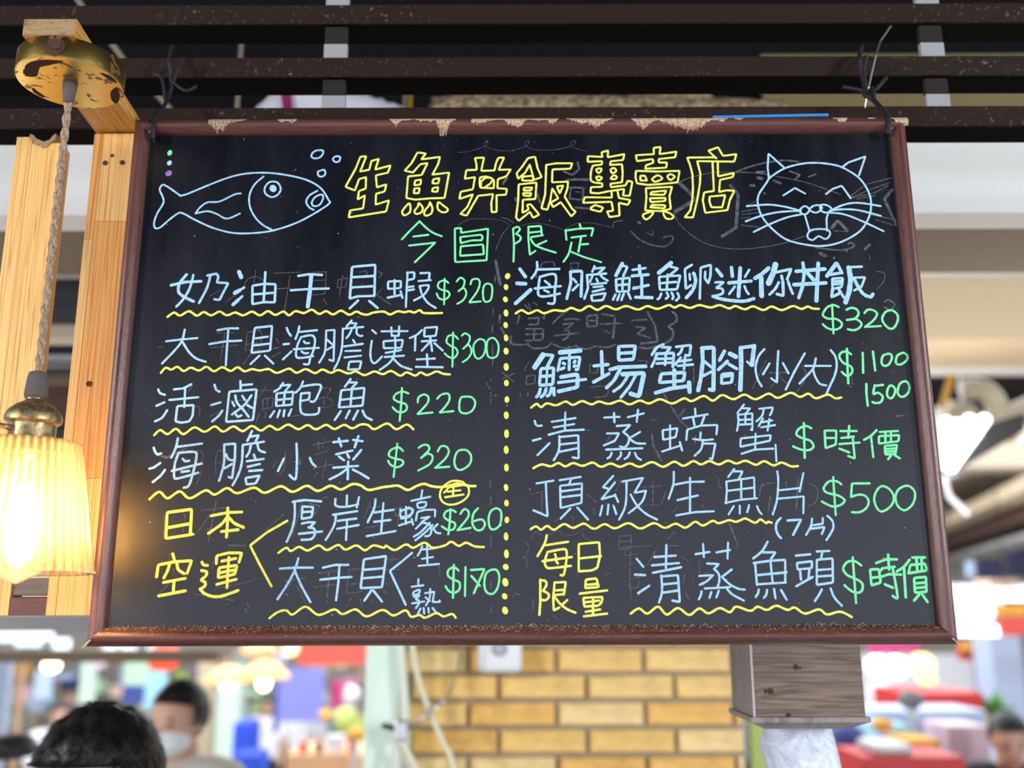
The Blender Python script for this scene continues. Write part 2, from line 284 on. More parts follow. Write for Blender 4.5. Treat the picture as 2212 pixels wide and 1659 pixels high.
# board-local marker strokes: name|label|colour|flags:width:points (0.1 mm); ~ smooth, * closed, D dot
DATA = '''
marker_character|handwritten character 生|Y|*:23:-1841 5465 -1774 5467 -1839 5278 -1735 5300 -1713 5410 -1629 5436 -1665 5302 -1490 5353 -1520 5263 -1657 5230 -1641 5082 -1533 5118 -1551 5030 -1648 5003 -1649 4869 -1499 4921 -1527 4785 -1951 4714 -1938 4799 -1791 4824 -1775 4982 -1855 4933 -1845 5037 -1768 5067 -1769 5209 -1848 5185 -1891 5044 -2001 5089 -1892 5313
marker_character|handwritten character 魚|Y|*:23:-1184 5515 -1087 5502 -1138 5428 -922 5458 -945 5362 -1008 5237 -815 5262 -863 4949 -1018 4945 -1200 4929 -1300 4950 -1286 5216 -1130 5233 -1065 5382 -1149 5367 -1231 5264 -1327 5288 -1249 5381;*:23:-1205 5164 -1137 5177 -1140 5117 -1212 5104;*:23:-994 5181 -926 5194 -937 5129 -1006 5128;*:23:-1211 5066 -1151 5071 -1158 5010 -1215 5006;*:23:-1000 5071 -938 5082 -946 5026 -1007 5026;~*:23:-1267 4882 -1250 4835 -1260 4772 -1319 4738 -1344 4780 -1313 4835;~*:23:-1156 4886 -1111 4831 -1126 4775 -1181 4754 -1205 4788 -1167 4843;~*:23:-1029 4894 -1000 4822 -1015 4758 -1070 4733 -1094 4758 -1079 4805 -1040 4856;~*:23:-926 4896 -882 4860 -826 4813 -841 4779 -888 4775 -937 4813 -941 4877
marker_character|handwritten character 丼|Y|*:23:-519 5444 -414 5448 -446 5283 -294 5287 -274 5386 -246 5447 -182 5447 -246 5295 -106 5299 -158 5213 -254 5179 -260 5067 -150 5058 -162 4986 -269 4982 -268 4777 -325 4773 -329 4888 -308 4994 -480 4974 -539 4863 -609 4732 -681 4753 -602 4838 -540 4991 -694 4936 -679 5025 -540 5055 -517 5205 -633 5184 -618 5292 -498 5296 -501 5361;*:23:-461 5201 -397 5214 -334 5196 -298 5162 -301 5067 -453 5072 -465 5128;~:23:-445 5076 -445 5145 -389 5196 -318 5183 -341 5127 -405 5076
marker_character|handwritten character 飯|Y|*:23:91 5438 175 5459 202 5316 249 5203 161 5169 114 5359 58 5256 -22 5182 -38 5252 26 5334;*:23:30 5208 146 5221 153 5160 25 5161;*:23:-15 5114 189 5135 175 4933 32 4925 27 4764 97 4806 79 4861 119 4870 217 4742 146 4704 111 4776 -16 4667 -48 4709 -23 4904;*:23:45 5071 140 5075 128 5040 41 5036;*:23:33 5006 128 5006 120 4972 44 4972;:23:303 5354 411 5374 603 5375 582 5306 374 5298 368 5138 552 5146 542 5056 509 4962 594 4809 633 4775 581 4720 464 4894 376 4831 351 4890 437 4941 369 5061 342 4903 309 4801 242 4818 287 4989 303 5354;*:23:423 5087 495 5099 454 5001
marker_character|handwritten character 專|Y|*:23:1192 5054 1116 5042 1008 5025 896 5000 805 5008 814 5077 941 5081 946 5124 851 5133 812 5159 814 5262 839 5344 944 5357 949 5400 780 5392 786 5462 954 5453 943 5509 1020 5535 1014 5448 1208 5487 1190 5413 1049 5398 1036 5352 1176 5361 1181 5244 1170 5136 1038 5119 1041 5076 1209 5097 1238 5157 1290 5140 1253 4969 1177 4973;:23:1047 5019 1049 4948 740 4953 717 4885 1044 4897 1059 4786 990 4778 1016 4710 1131 4727 1127 4884 1230 4858 1259 4918 1129 4943 1115 5039;~*:23:878 5292 911 5309 939 5301 926 5266 901 5253;~*:23:876 5197 905 5210 940 5193 919 5167 895 5163;~*:23:1046 5296 1083 5313 1106 5287 1093 5261 1057 5253;~*:23:1044 5184 1076 5222 1112 5205 1099 5179 1067 5175;*:23:805 4825 857 4859 947 4825 914 4774 804 4804
marker_character|handwritten character 賣|Y|*:23:1548 5564 1629 5577 1613 5486 1811 5516 1792 5446 1603 5425 1600 5381 1697 5381 1683 5316 1443 5304 1452 5347 1536 5377 1535 5425 1350 5399 1340 5473 1549 5486;*:23:1334 5278 1581 5269 1837 5276 1808 5134 1616 5113 1464 5103 1341 5123 1327 5200;*:23:1384 5217 1436 5217 1458 5157 1382 5157;~*:23:1522 5182 1584 5221 1634 5182 1561 5144 1525 5157;~*:23:1695 5208 1732 5234 1775 5208 1754 5177 1721 5165;*:23:1442 5062 1742 5079 1707 4959 1717 4806 1603 4781 1425 4790 1444 4943;*:23:1505 5015 1672 5032 1650 4980 1488 4985;*:23:1482 4938 1665 4942 1655 4904 1492 4891;*:23:1503 4857 1657 4853 1644 4814 1482 4828;~*:23:1516 4772 1444 4760 1396 4730 1426 4681 1482 4713;~*:23:1631 4772 1655 4696 1718 4687 1743 4717 1697 4757
marker_character|handwritten character 店|Y|:23:2267 5431 2179 5526 2294 5571 2345 5462 2502 5483 2471 5389 2045 5397 2074 5241 2064 5121 2023 4915 1966 4703 1871 4704 1938 4788 1967 4916 1982 5069 1982 5241 1959 5354 1930 5441 2260 5444;:23:2221 5388 2219 5026 2107 5009 2086 4915 2107 4758 2362 4791 2396 4914 2454 5029 2362 5034 2278 5013 2296 5163 2443 5197 2462 5249 2276 5206 2281 5388;*:23:2168 4958 2347 4974 2304 4825 2181 4826 2161 4898
marker_character|handwritten character 今|G|~:23:-1340 4446 -1269 4530 -1207 4597 -1145 4664;~:23:-1145 4664 -1049 4569 -974 4518 -890 4484;:23:-1210 4480 -1042 4501;:23:-1255 4372 -962 4406 -1188 4172
marker_character|handwritten character 日|G|*:23:-742 4576 -668 4582 -672 4523 -365 4572 -380 4194 -734 4173;*:23:-680 4473 -449 4500 -428 4483 -433 4433 -543 4433 -674 4400;*:23:-673 4361 -422 4383 -411 4266 -680 4248
marker_character|handwritten character 限|G|:23:-81 4572 -71 4371 -77 4177;~:23:-81 4574 -28 4594 -5 4560 -48 4510;~:23:-44 4510 3 4471 -8 4426 -59 4393;:23:93 4594 92 4448 106 4259 169 4303;:23:93 4594 235 4604 244 4498;:23:100 4524 229 4537;:23:123 4470 255 4492;~:23:118 4448 159 4381 243 4336 399 4283;:23:296 4425 191 4375
marker_character|handwritten character 定|G|:23:675 4626 689 4575;:23:522 4436 513 4553;:23:513 4548 666 4570 829 4575 806 4485;:23:580 4463 743 4485;:23:690 4480 655 4291;:23:678 4380 767 4385;~:23:579 4402 545 4269 486 4175;:22:577 4291 712 4230 909 4168
fish_drawing|outline drawing of a fish|B|~:21:-3884 4986 -3811 5005 -3626 5090 -3388 5193 -3189 5250 -2955 5267 -2719 5243 -2460 5179 -2286 5075 -2189 4927 -2182 4881 -2336 4768 -2542 4650 -2790 4561 -3009 4528 -3251 4529 -3486 4591 -3704 4693 -3825 4761 -3889 4773 -3988 4694 -4086 4599 -4144 4593 -4160 4661 -4132 4773 -4073 4898 -4090 4977 -4128 5057 -4106 5115 -4052 5103 -3883 4983;~:20:-3196 5011 -3269 4998 -3433 4913 -3570 4902 -3651 4840 -3698 4766;~:20:-3698 4766 -3563 4794 -3455 4760 -3335 4703 -3191 4765;~:20:-2947 5221 -3043 5123 -3094 4997 -3086 4861 -3020 4725 -2920 4623 -2795 4556;~*:21:-2843 5157 -2778 5140 -2742 5065 -2770 4997 -2838 4965 -2909 5003 -2928 5066 -2895 5134;D:21:-2830 5071 40 45;~:21:-2321 5041 -2409 4984 -2443 4905 -2403 4836 -2354 4808;~*:21:-2272 4995 -2251 4949 -2288 4870 -2351 4853 -2379 4893 -2345 4961
bubble_drawing|bubble outline|B|~*:21:-2369 5537 -2284 5543 -2277 5502 -2312 5456 -2376 5444 -2410 5479
bubble_drawing|bubble outline|B|~*:21:-2131 5467 -2077 5461 -2086 5409 -2128 5397 -2159 5432
bubble_drawing|bubble outline|B|~*:21:-2305 5288 -2252 5299 -2240 5247 -2270 5219 -2313 5224 -2326 5271
marker_dot|round marker dot|G|D:23:-4048 5517 27 36
marker_dot|round marker dot|B|D:23:-4042 5391 27 33
marker_dot|round marker dot|P|D:23:-4041 5262 37 37
cat_drawing|outline drawing of a smiling cat face|B|~*:22:2830 5129 2876 5193 3043 5302 3239 5359 3411 5372 3591 5352 3716 5311 3868 5207 3954 5092 4001 4955 4000 4818 3963 4694 3878 4559 3744 4459 3570 4382 3390 4354 3223 4371 3048 4416 2937 4484 2819 4607 2742 4731 2713 4867 2731 4981;:22:2859 5175 2852 5314 2873 5488 3049 5307;:22:3711 5317 3786 5375 3990 5450 3895 5213;:22:3011 4969 3149 5060 3261 4991;:22:3500 4985 3579 5047 3688 5087 3777 4933;~*:22:3245 4837 3295 4798 3271 4753 3228 4736 3183 4781;~*:22:3341 4837 3405 4848 3440 4820 3410 4775 3356 4758 3300 4792;~*:22:3426 4848 3500 4848 3549 4803 3526 4769 3472 4758 3427 4786;~:22:2585 4839 2717 4850 2855 4856 3033 4827 3189 4781;~:22:2563 4653 2741 4720 2945 4765 3199 4781;~:22:2645 4524 2808 4607 3025 4697 3196 4736;~:22:3549 4791 3712 4859 3872 4875 4112 4835;~:22:3527 4780 3676 4797 3854 4785 4102 4716;~:22:3525 4757 3671 4740 3845 4672 4117 4531;:22:3238 4736 3277 4544;:22:3509 4757 3482 4684 3477 4538;~*:21:3252 4483 3276 4528 3341 4555 3457 4555 3507 4527 3498 4471 3448 4438 3377 4471 3311 4427 3260 4444
marker_character|handwritten character 奶|B|~:33:-3746 4034 -3816 3930 -3821 3832 -3763 3777 -3645 3717;:34:-3910 3908 -3755 3946 -3579 3953;~:28:-3669 4028 -3698 3875 -3761 3745 -3832 3658;~:28:-3479 4017 -3506 3875 -3582 3701;:28:-3511 4022 -3408 4044 -3385 4005 -3401 3940 -3271 3931 -3312 3841 -3357 3733 -3414 3742
marker_character|handwritten character 油|B|:45:-3160 4065 -3130 3999;:45:-3191 3814 -3141 3846;:28:-3141 3846 -3091 3879;:39:-3203 3678 -3150 3732;:28:-3150 3732 -3106 3776;:28:-2863 4059 -2864 3884 -2864 3710;*:28:-2999 3900 -2871 3922 -2741 3916 -2740 3704 -2859 3708 -2987 3683;:28:-2993 3797 -2746 3818
marker_character|handwritten character 干|B|:28:-2491 4014 -2367 4035 -2226 4024;:28:-2566 3845 -2360 3860 -2147 3865;:45:-2346 4024 -2353 3839 -2369 3654
marker_character|handwritten character 貝|B|*:28:-1892 4120 -1632 4143 -1632 3777 -1818 3772 -1905 3745;:28:-1898 3996 -1644 4011;:28:-1899 3876 -1640 3891;:28:-1811 3723 -1901 3632;:28:-1687 3717 -1591 3636
marker_character|handwritten character 大|B|:25:-3914 3257 -3747 3278 -3574 3293;~:25:-3719 3390 -3741 3262 -3810 3156 -3941 3004;~:25:-3741 3262 -3655 3135 -3568 3060 -3463 3023
marker_character|handwritten character 干|B|:25:-3355 3383 -3243 3404 -3130 3404;:25:-3436 3224 -3254 3255 -3086 3263;:25:-3237 3394 -3239 3186 -3239 2981
marker_character|handwritten character 貝|B|*:25:-2945 3409 -2754 3430 -2762 3148 -2965 3122;:25:-2944 3286 -2796 3307;:25:-2944 3207 -2777 3227;:25:-2876 3090 -2968 2996;:25:-2815 3090 -2719 3000
marker_character|handwritten character 海|B|:25:-2591 3408 -2573 3360 -2541 3317;:25:-2618 3219 -2557 3225;:25:-2527 3137 -2614 3047;:25:-2453 3424 -2461 3365 -2488 3280;:25:-2450 3360 -2256 3380;~:25:-2427 3301 -2315 3322 -2272 3269 -2287 3141 -2314 3068 -2331 2994 -2382 2994;~:25:-2427 3301 -2464 3205 -2473 3089 -2426 3063 -2284 3083;:25:-2502 3163 -2227 3178;~:25:-2394 3253 -2373 3232 -2337 3232;~:25:-2414 3136 -2378 3115 -2342 3120
marker_character|handwritten character 膽|B|~:24:-2153 3375 -2152 3205 -2163 3109 -2215 3009;:24:-2153 3375 -2061 3383 -2058 3025 -2104 3041;:24:-2144 3274 -2070 3210;:24:-2154 3146 -2069 3194;~:24:-1969 3396 -1972 3172 -2007 3025 -2049 2936;:24:-1969 3396 -1744 3416;:24:-1875 3492 -1929 3422;:24:-1879 3460 -1818 3459 -1847 3417;~:24:-1872 3385 -1895 3331 -1925 3289;~:24:-1815 3395 -1814 3342 -1782 3315 -1751 3315;:24:-1852 3267 -1831 3236;:24:-1947 3193 -1743 3223;:24:-1930 3140 -1766 3145;:24:-1937 3067 -1759 3087;*:24:-1884 3019 -1752 3024 -1770 2935 -1897 2930
marker_underline|wavy underline|Y|~:26:-3921 3538 -3852 3588 -3783 3553 -3689 3604 -3597 3552 -3523 3593 -3438 3555 -3348 3598 -3263 3555 -3172 3587 -3082 3554 -2987 3597 -2897 3554 -2807 3602 -2727 3558 -2637 3596 -2573 3553 -2503 3601 -2409 3579 -2323 3617 -2239 3568 -2163 3600 -2084 3562 -1998 3605 -1903 3558 -1827 3594 -1765 3567 -1699 3559 -1636 3582 -1523 3593 -1450 3560 -1369 3596 -1296 3585 -1235 3597 -1183 3581 -1121 3608 -1069 3575 -874 3575
marker_underline|wavy underline|Y|~:25:-3945 2899 -3896 2956 -3834 2935 -3770 2966 -3695 2919 -3622 2956 -3528 2924 -3449 2966 -3365 2915 -3276 2960 -3182 2918 -3108 2959 -3029 2914 -2949 2938 -2867 2922 -2766 2938 -2672 2895 -2543 2942 -2459 2895 -2359 2936 -2256 2891 -2176 2931 -2083 2894 -2003 2925 -1890 2886 -1809 2909 -1712 2867 -1606 2908 -1514 2877 -1423 2913 -1321 2860 -1250 2897 -1158 2860 -1098 2896 -1026 2865 -925 2906 -854 2880 -778 2872
marker_character|handwritten character 蝦|B|*:25:-1483 3945 -1338 3950 -1341 3869 -1481 3858;:25:-1411 3962 -1406 3771;:25:-1483 3755 -1334 3787;:25:-1340 3830 -1318 3754;:25:-1273 4049 -1190 4054 -1193 3977 -1266 3961;~:24:-1267 4049 -1273 3847 -1277 3646;:25:-1253 3879 -1197 3888;:25:-1253 3841 -1191 3852;:25:-1122 4043 -1018 4048 -1027 3960;:25:-1141 3950 -1006 3960;~:25:-1129 3890 -1026 3895 -1076 3792 -1188 3722;~:24:-1129 3890 -1096 3786 -1033 3694 -944 3634
marker_price|handwritten price $320|G|~:22:-808 3927 -850 3957 -912 3933 -922 3878 -880 3846 -807 3824 -796 3775 -847 3731 -909 3748 -936 3802;:22:-850 3976 -852 3677;~:22:-715 3943 -674 3987 -627 3954 -642 3878 -693 3829;~:22:-693 3829 -636 3867 -605 3801 -640 3725 -704 3682;~:22:-559 3910 -539 3965 -476 3970 -455 3921 -486 3823 -568 3704;:22:-568 3698 -444 3709;~*:22:-393 3910 -336 3909 -315 3855 -330 3735 -382 3703 -413 3736 -419 3844
marker_character|handwritten character 漢|B|:24:-1643 3379 -1601 3341;~:24:-1644 3256 -1656 3129 -1643 3034 -1601 3003 -1527 3076;:24:-1540 3365 -1253 3367;:24:-1433 3410 -1426 3314;:24:-1346 3421 -1349 3319;:24:-1426 3314 -1349 3314;*:24:-1516 3251 -1302 3266 -1315 3176 -1509 3171;:24:-1390 3309 -1381 3171;~:24:-1381 3171 -1409 3055 -1458 2992 -1548 2924;~:24:-1399 3049 -1315 2970 -1198 2928;:24:-1487 3118 -1320 3149;:24:-1496 3071 -1287 3086
marker_character|handwritten character 堡|B|~:24:-1094 3377 -1149 3324 -1225 3287;:24:-1164 3308 -1166 3144;*:24:-1064 3404 -925 3414 -939 3313 -1067 3303;:24:-1092 3249 -933 3260;:24:-1000 3297 -977 3138;:24:-1009 3233 -1090 3143;:24:-953 3228 -860 3143;:24:-1033 3101 -1025 2964;:24:-1144 3043 -945 3053;:24:-1152 2959 -857 2953
marker_price|handwritten price $300|G|~:21:-693 3275 -739 3318 -801 3307 -820 3243 -779 3201 -717 3169 -696 3116 -736 3058 -798 3074 -839 3111;:21:-748 3350 -751 2958;~:21:-652 3312 -616 3339 -565 3306 -575 3232 -635 3163;~:21:-635 3163 -574 3206 -543 3126 -583 3052 -639 3010;~*:21:-498 3243 -442 3274 -390 3232 -400 3115 -451 3052 -502 3073 -523 3179;~*:21:-360 3263 -298 3284 -247 3210 -257 3094 -308 3057 -364 3083 -375 3189
marker_dot|round marker dot|Y|D:22:-144 4005 31 35
marker_dot|round marker dot|Y|D:22:-162 3876 28 33
marker_dot|round marker dot|Y|D:22:-169 3731 29 33
marker_dot|round marker dot|Y|D:22:-163 3573 29 39
marker_dot|round marker dot|Y|D:22:-167 3433 27 35
marker_dot|round marker dot|Y|D:22:-162 3286 27 37
marker_dot|round marker dot|Y|D:22:-162 3134 30 37
marker_dot|round marker dot|Y|D:22:-161 2955 31 41
marker_dot|round marker dot|Y|D:22:-159 2774 29 34
marker_dot|round marker dot|Y|D:22:-154 2589 28 35
marker_character|handwritten character 活|B|~:26:-3960 2713 -3935 2671 -3882 2651;:26:-3964 2530 -3881 2568;~:26:-3844 2480 -3893 2398 -3965 2358;:26:-3786 2713 -3686 2723 -3603 2769;:26:-3828 2594 -3517 2624;:26:-3666 2728 -3660 2516;*:26:-3737 2526 -3561 2536 -3563 2418 -3594 2357 -3678 2342 -3744 2357
marker_character|handwritten character 滷|B|:26:-3349 2763 -3325 2701 -3288 2685;:26:-3369 2536 -3271 2566;~:26:-3245 2474 -3281 2417 -3347 2356;:26:-3068 2804 -3059 2705;:26:-3060 2757 -2939 2767;*:26:-3182 2685 -2885 2710 -2906 2370 -3196 2350;~:26:-3114 2643 -3089 2561 -3013 2478 -2954 2406;~:26:-2937 2643 -3016 2530 -3136 2432;:26:-3038 2638 -3005 2591;:26:-3140 2566 -3117 2525;:26:-2976 2535 -2924 2504;~:26:-3096 2432 -3069 2406 -3035 2422
marker_character|handwritten character 鮑|B|~:25:-2601 2782 -2633 2725 -2692 2684;:25:-2624 2751 -2518 2761 -2580 2678;*:25:-2665 2663 -2484 2683 -2493 2538 -2663 2523;:25:-2575 2673 -2583 2534;:25:-2662 2590 -2501 2606;:25:-2680 2467 -2722 2400;:25:-2620 2477 -2642 2400;:25:-2570 2477 -2577 2410;:25:-2495 2487 -2522 2415;~:25:-2383 2797 -2410 2724 -2459 2673;~:25:-2401 2740 -2194 2760 -2215 2641 -2252 2574 -2292 2574;:25:-2397 2662 -2302 2672 -2309 2595 -2404 2579;~:25:-2397 2662 -2401 2518 -2367 2435 -2236 2430 -2197 2455 -2194 2502
marker_underline|wavy underline|Y|~:25:-3963 2205 -3902 2261 -3819 2217 -3733 2275 -3648 2216 -3534 2290 -3420 2242 -3314 2300 -3220 2243 -3113 2299 -3010 2248 -2913 2304 -2814 2253 -2722 2305 -2630 2262 -2522 2318 -2409 2267 -2311 2312 -2219 2266 -2110 2314 -2018 2268 -1915 2313 -1828 2275 -1739 2316 -1659 2311 -1587 2265 -1478 2320 -1428 2320 -1347 2264 -1238 2315 -1166 2263
marker_character|handwritten character 海|B|:27:-3957 2068 -3938 2023 -3911 1992 -3872 2007;:27:-3984 1842 -3940 1852 -3874 1902;~:27:-3818 1827 -3863 1762 -3937 1697;~:27:-3705 2169 -3718 2072 -3759 1962;:27:-3708 2077 -3441 2112;~:27:-3683 2012 -3515 2021 -3490 1961 -3510 1821 -3548 1662 -3601 1637;~:27:-3683 2012 -3715 1901 -3714 1761 -3673 1736 -3459 1796;:27:-3743 1816 -3431 1896;~:27:-3634 1946 -3607 1921 -3567 1926;:27:-3638 1806 -3560 1816
marker_character|handwritten character 膽|B|~:26:-3201 2101 -3189 1920 -3210 1790 -3230 1710;:26:-3201 2101 -3081 2111 -3076 1940 -3093 1735 -3129 1750;~:26:-3174 1995 -3140 1940 -3075 1930;:26:-3179 1845 -3103 1890;~:26:-3000 2091 -2999 1899 -3031 1770 -3083 1660;:26:-3000 2096 -2773 2131;:26:-2909 2248 -2953 2141;:26:-2916 2187 -2832 2202 -2863 2136;~:26:-2911 2101 -2926 2020 -2953 1970;~:26:-2841 2100 -2818 2040 -2756 2014;:26:-2875 1990 -2857 1949;:26:-2945 1919 -2767 1944;:26:-2932 1859 -2804 1889;:26:-2914 1814 -2776 1824;*:26:-2949 1739 -2797 1764 -2837 1680 -2935 1670
marker_character|handwritten character 小|B|~:26:-2422 2109 -2408 1928 -2414 1728 -2480 1768;:26:-2549 1948 -2606 1813;~:26:-2270 1953 -2243 1897 -2206 1862
marker_underline|wavy underline|Y|~:27:-3957 1514 -3860 1593 -3765 1524 -3643 1597 -3529 1523 -3367 1607 -3265 1562 -3141 1631 -3029 1576 -2854 1635 -2733 1580 -2568 1649 -2437 1589 -2291 1653 -2170 1598 -2034 1653 -1924 1613 -1807 1669 -1718 1657 -1627 1607 -1490 1634 -1411 1644 -1312 1651 -1212 1606 -1114 1650 -1035 1670 -956 1645 -837 1637 -689 1672 -620 1659 -540 1646 -491 1646
marker_character|handwritten character 魚|B|:26:-1864 2822 -1922 2739;:26:-1883 2785 -1792 2785 -1846 2723;*:26:-1961 2697 -1709 2723 -1723 2526 -1979 2506;:26:-1845 2713 -1854 2516;:26:-1972 2589 -1716 2619;:26:-1958 2465 -2019 2368;:26:-1862 2470 -1900 2388;:26:-1772 2470 -1819 2372;~:26:-1721 2470 -1684 2403 -1618 2367
marker_price|handwritten price $220|G|~:23:-1227 2659 -1288 2680 -1358 2659 -1387 2608 -1346 2571 -1255 2540 -1243 2484 -1283 2453 -1344 2458 -1395 2505;~:23:-1299 2721 -1305 2525 -1316 2356;~:23:-1124 2561 -1115 2617 -1055 2648 -1009 2617 -1023 2545 -1122 2432;:23:-1122 2432 -961 2447;~:23:-913 2601 -863 2648 -792 2653 -781 2585 -831 2503 -880 2452;:23:-880 2447 -735 2462;~*:23:-630 2621 -539 2616 -499 2554 -528 2471 -599 2436 -664 2462 -670 2554 -655 2606
marker_character|handwritten character 菜|B|:26:-2025 2124 -1871 2138;:26:-1967 2164 -1938 2078;:26:-1811 2148 -1711 2133;:26:-1757 2189 -1793 2067;:26:-1990 1992 -1817 2032;:26:-1959 1967 -1903 1927;:26:-1870 1992 -1849 1952;:26:-1722 2037 -1804 1936;:26:-2014 1847 -1752 1866;:26:-1858 1912 -1856 1722;~:26:-1865 1836 -1942 1777 -2049 1722;:26:-1805 1826 -1724 1786 -1633 1731
marker_price|handwritten price $320|G|~:23:-1273 2026 -1324 2066 -1403 2036 -1422 1976 -1361 1945 -1281 1925 -1270 1885 -1329 1850 -1399 1875 -1430 1920;~:22:-1335 2107 -1351 1925 -1366 1745;~:23:-1104 2060 -1055 2091 -1005 2085 -994 2035 -1077 1950;~:22:-1077 1950 -1004 1995 -953 1964 -982 1884 -1105 1814;~:22:-899 2020 -865 2075 -805 2070 -780 2014 -823 1934 -922 1844;:23:-922 1844 -773 1854;~*:23:-685 2019 -595 2034 -540 1973 -554 1883 -633 1823 -693 1833 -719 1914
marker_character|handwritten character 日|Y|*:32:-3759 1373 -3501 1407 -3497 1153 -3472 1143 -3752 1100;:32:-3746 1212 -3504 1255
marker_character|handwritten character 本|Y|:32:-3289 1337 -3115 1371 -2967 1376;:32:-3118 1420 -3112 1259 -3113 1113;~:32:-3117 1327 -3175 1249 -3306 1152;~:32:-3102 1322 -3039 1259 -2938 1214;:32:-3170 1171 -2995 1190
marker_character|handwritten character 空|Y|:31:-3667 941 -3642 873;:31:-3818 702 -3809 826 -3636 859 -3462 868 -3501 739;~:31:-3689 845 -3707 768 -3740 692;~:31:-3616 845 -3596 778 -3530 735;:31:-3741 645 -3517 687;:31:-3631 663 -3632 540;:31:-3779 508 -3508 559
marker_character|handwritten character 運|Y|~:31:-3354 853 -3333 825 -3293 820;~:31:-3353 767 -3299 753 -3305 710 -3346 672 -3306 644 -3308 606 -3354 577;~:31:-3354 577 -3303 530 -3214 501 -3118 506 -2957 562;:31:-3202 839 -3203 920 -3078 949 -2942 948 -2965 852;:31:-3146 863 -3002 891;:31:-3075 901 -3075 591;*:31:-3170 796 -2983 819 -3001 728 -3173 691;:31:-3162 743 -3009 771;:31:-3183 624 -2984 676
marker_bracket|angle bracket|Y|:26:-2481 1282 -2690 1160 -2859 1025 -2750 833 -2612 604
marker_character|handwritten character 厚|B|:26:-2432 1482 -2304 1502 -2131 1486;~:25:-2412 1482 -2404 1325 -2427 1189 -2475 1063;*:25:-2326 1433 -2212 1428 -2223 1320 -2330 1301;:25:-2323 1374 -2220 1379;:25:-2323 1252 -2264 1266 -2186 1266 -2242 1208;~:25:-2252 1213 -2193 1198 -2181 1149 -2217 1091 -2320 1082;:25:-2352 1145 -2108 1169
marker_character|handwritten character 岸|B|~:24:-1979 1511 -1972 1442 -1878 1427 -1751 1451 -1741 1461;:24:-1857 1550 -1858 1437;:24:-1729 1530 -1750 1422;:24:-1998 1344 -1743 1382;~:24:-1968 1344 -1979 1246 -2024 1149 -2066 1081;:24:-1946 1280 -1751 1304;:24:-1948 1197 -1724 1236;:24:-1848 1275 -1851 1081
marker_character|handwritten character 大|B|:25:-2534 784 -2369 794 -2190 793;~:25:-2345 889 -2378 765 -2448 622 -2542 471;~:25:-2378 765 -2303 613 -2199 442
marker_underline|wavy underline|Y|~:24:-2557 947 -2477 1000 -2426 966 -2341 1009 -2251 971 -2136 1023 -2047 975 -1932 1028 -1852 979 -1741 1022 -1647 972 -1561 1022 -1453 998 -1424 1017 -1335 973 -1219 1031 -1141 997 -1024 1049 -936 996 -809 1020 -741 1058 -663 1015 -585 1048 -497 1010 -399 1002
marker_character|handwritten character 生|B|~:24:-1553 1509 -1565 1411 -1629 1265;:24:-1563 1367 -1358 1396;:24:-1468 1465 -1484 1147;:24:-1561 1269 -1389 1288;:24:-1634 1119 -1333 1171
marker_character|handwritten character 蠔|B|~:22:-1284 1401 -1277 1322 -1180 1342 -1161 1390 -1201 1410 -1284 1381;:22:-1226 1425 -1226 1244;~:22:-1201 1420 -1151 1390 -1189 1322 -1277 1303;:22:-1295 1230 -1163 1273;:22:-1164 1297 -1148 1239;:22:-1057 1602 -1070 1513;:22:-1173 1489 -971 1533;~*:22:-1103 1464 -1020 1474 -1024 1429 -1092 1415;:22:-1119 1283 -1106 1371 -1023 1395 -915 1395 -919 1326;:22:-1061 1307 -973 1321 -1060 1263;~:22:-1050 1263 -1118 1195;~:22:-972 1258 -1058 1166 -1136 1113;~:22:-942 1233 -1019 1156 -1120 1074;~:22:-1050 1258 -981 1243 -951 1195 -970 1127 -1018 1117;:22:-888 1243 -936 1195;~:22:-937 1204 -902 1156 -857 1146
marker_price|handwritten price $260|G|~:23:-698 1370 -748 1394 -806 1370 -821 1321 -776 1282 -707 1252 -716 1194 -775 1180 -844 1219;~:23:-753 1399 -761 1262 -774 1136;~:23:-649 1350 -610 1399 -566 1379 -570 1311 -677 1179;:23:-677 1179 -540 1203;~:23:-463 1408 -511 1350 -521 1252 -481 1184 -422 1183 -388 1242 -423 1291 -511 1271;~*:23:-325 1378 -266 1408 -217 1368 -226 1241 -285 1188 -334 1203 -349 1300
marker_character|handwritten circled character 生|Y|~*:22:-642 1695 -741 1700 -830 1646 -868 1567 -847 1488 -768 1448 -660 1468 -572 1537 -563 1625 -612 1675;:22:-770 1646 -795 1606 -824 1577;:22:-780 1631 -632 1655;:22:-721 1671 -730 1547;:22:-785 1586 -651 1601;:22:-813 1527 -616 1556
marker_character|handwritten character 干|B|:25:-2081 793 -1955 821 -1819 821;:25:-2105 669 -1931 687 -1781 697;:25:-1911 811 -1915 649 -1932 460
marker_character|handwritten character 貝|B|*:25:-1656 878 -1424 911 -1459 591 -1681 582;:25:-1662 768 -1449 786;:25:-1664 682 -1452 700;:25:-1569 558 -1638 455;:25:-1549 558 -1455 445
marker_bracket|angle bracket|B|:23:-1152 944 -1266 848 -1381 757 -1208 411
marker_character|handwritten character 生|B|:21:-1046 1011 -1064 963 -1093 915;:21:-1065 977 -938 986;:21:-997 1015 -989 833;:21:-1048 881 -932 900;:21:-1081 809 -868 828
marker_character|handwritten character 熟|B|:21:-1080 671 -1082 614;:21:-1149 595 -1029 609;~*:21:-1124 543 -1067 562 -1076 524 -1128 510;:21:-1123 491 -1066 505 -1103 468;~:21:-1103 468 -1064 439 -1102 378;:21:-1141 425 -1016 444;:21:-1008 529 -912 543 -929 439 -852 439 -857 453;~:21:-956 571 -959 486 -996 406;:21:-1002 486 -958 448;:21:-1053 374 -1081 317;:21:-1020 378 -1014 322;:21:-972 378 -966 331;:21:-928 378 -889 331
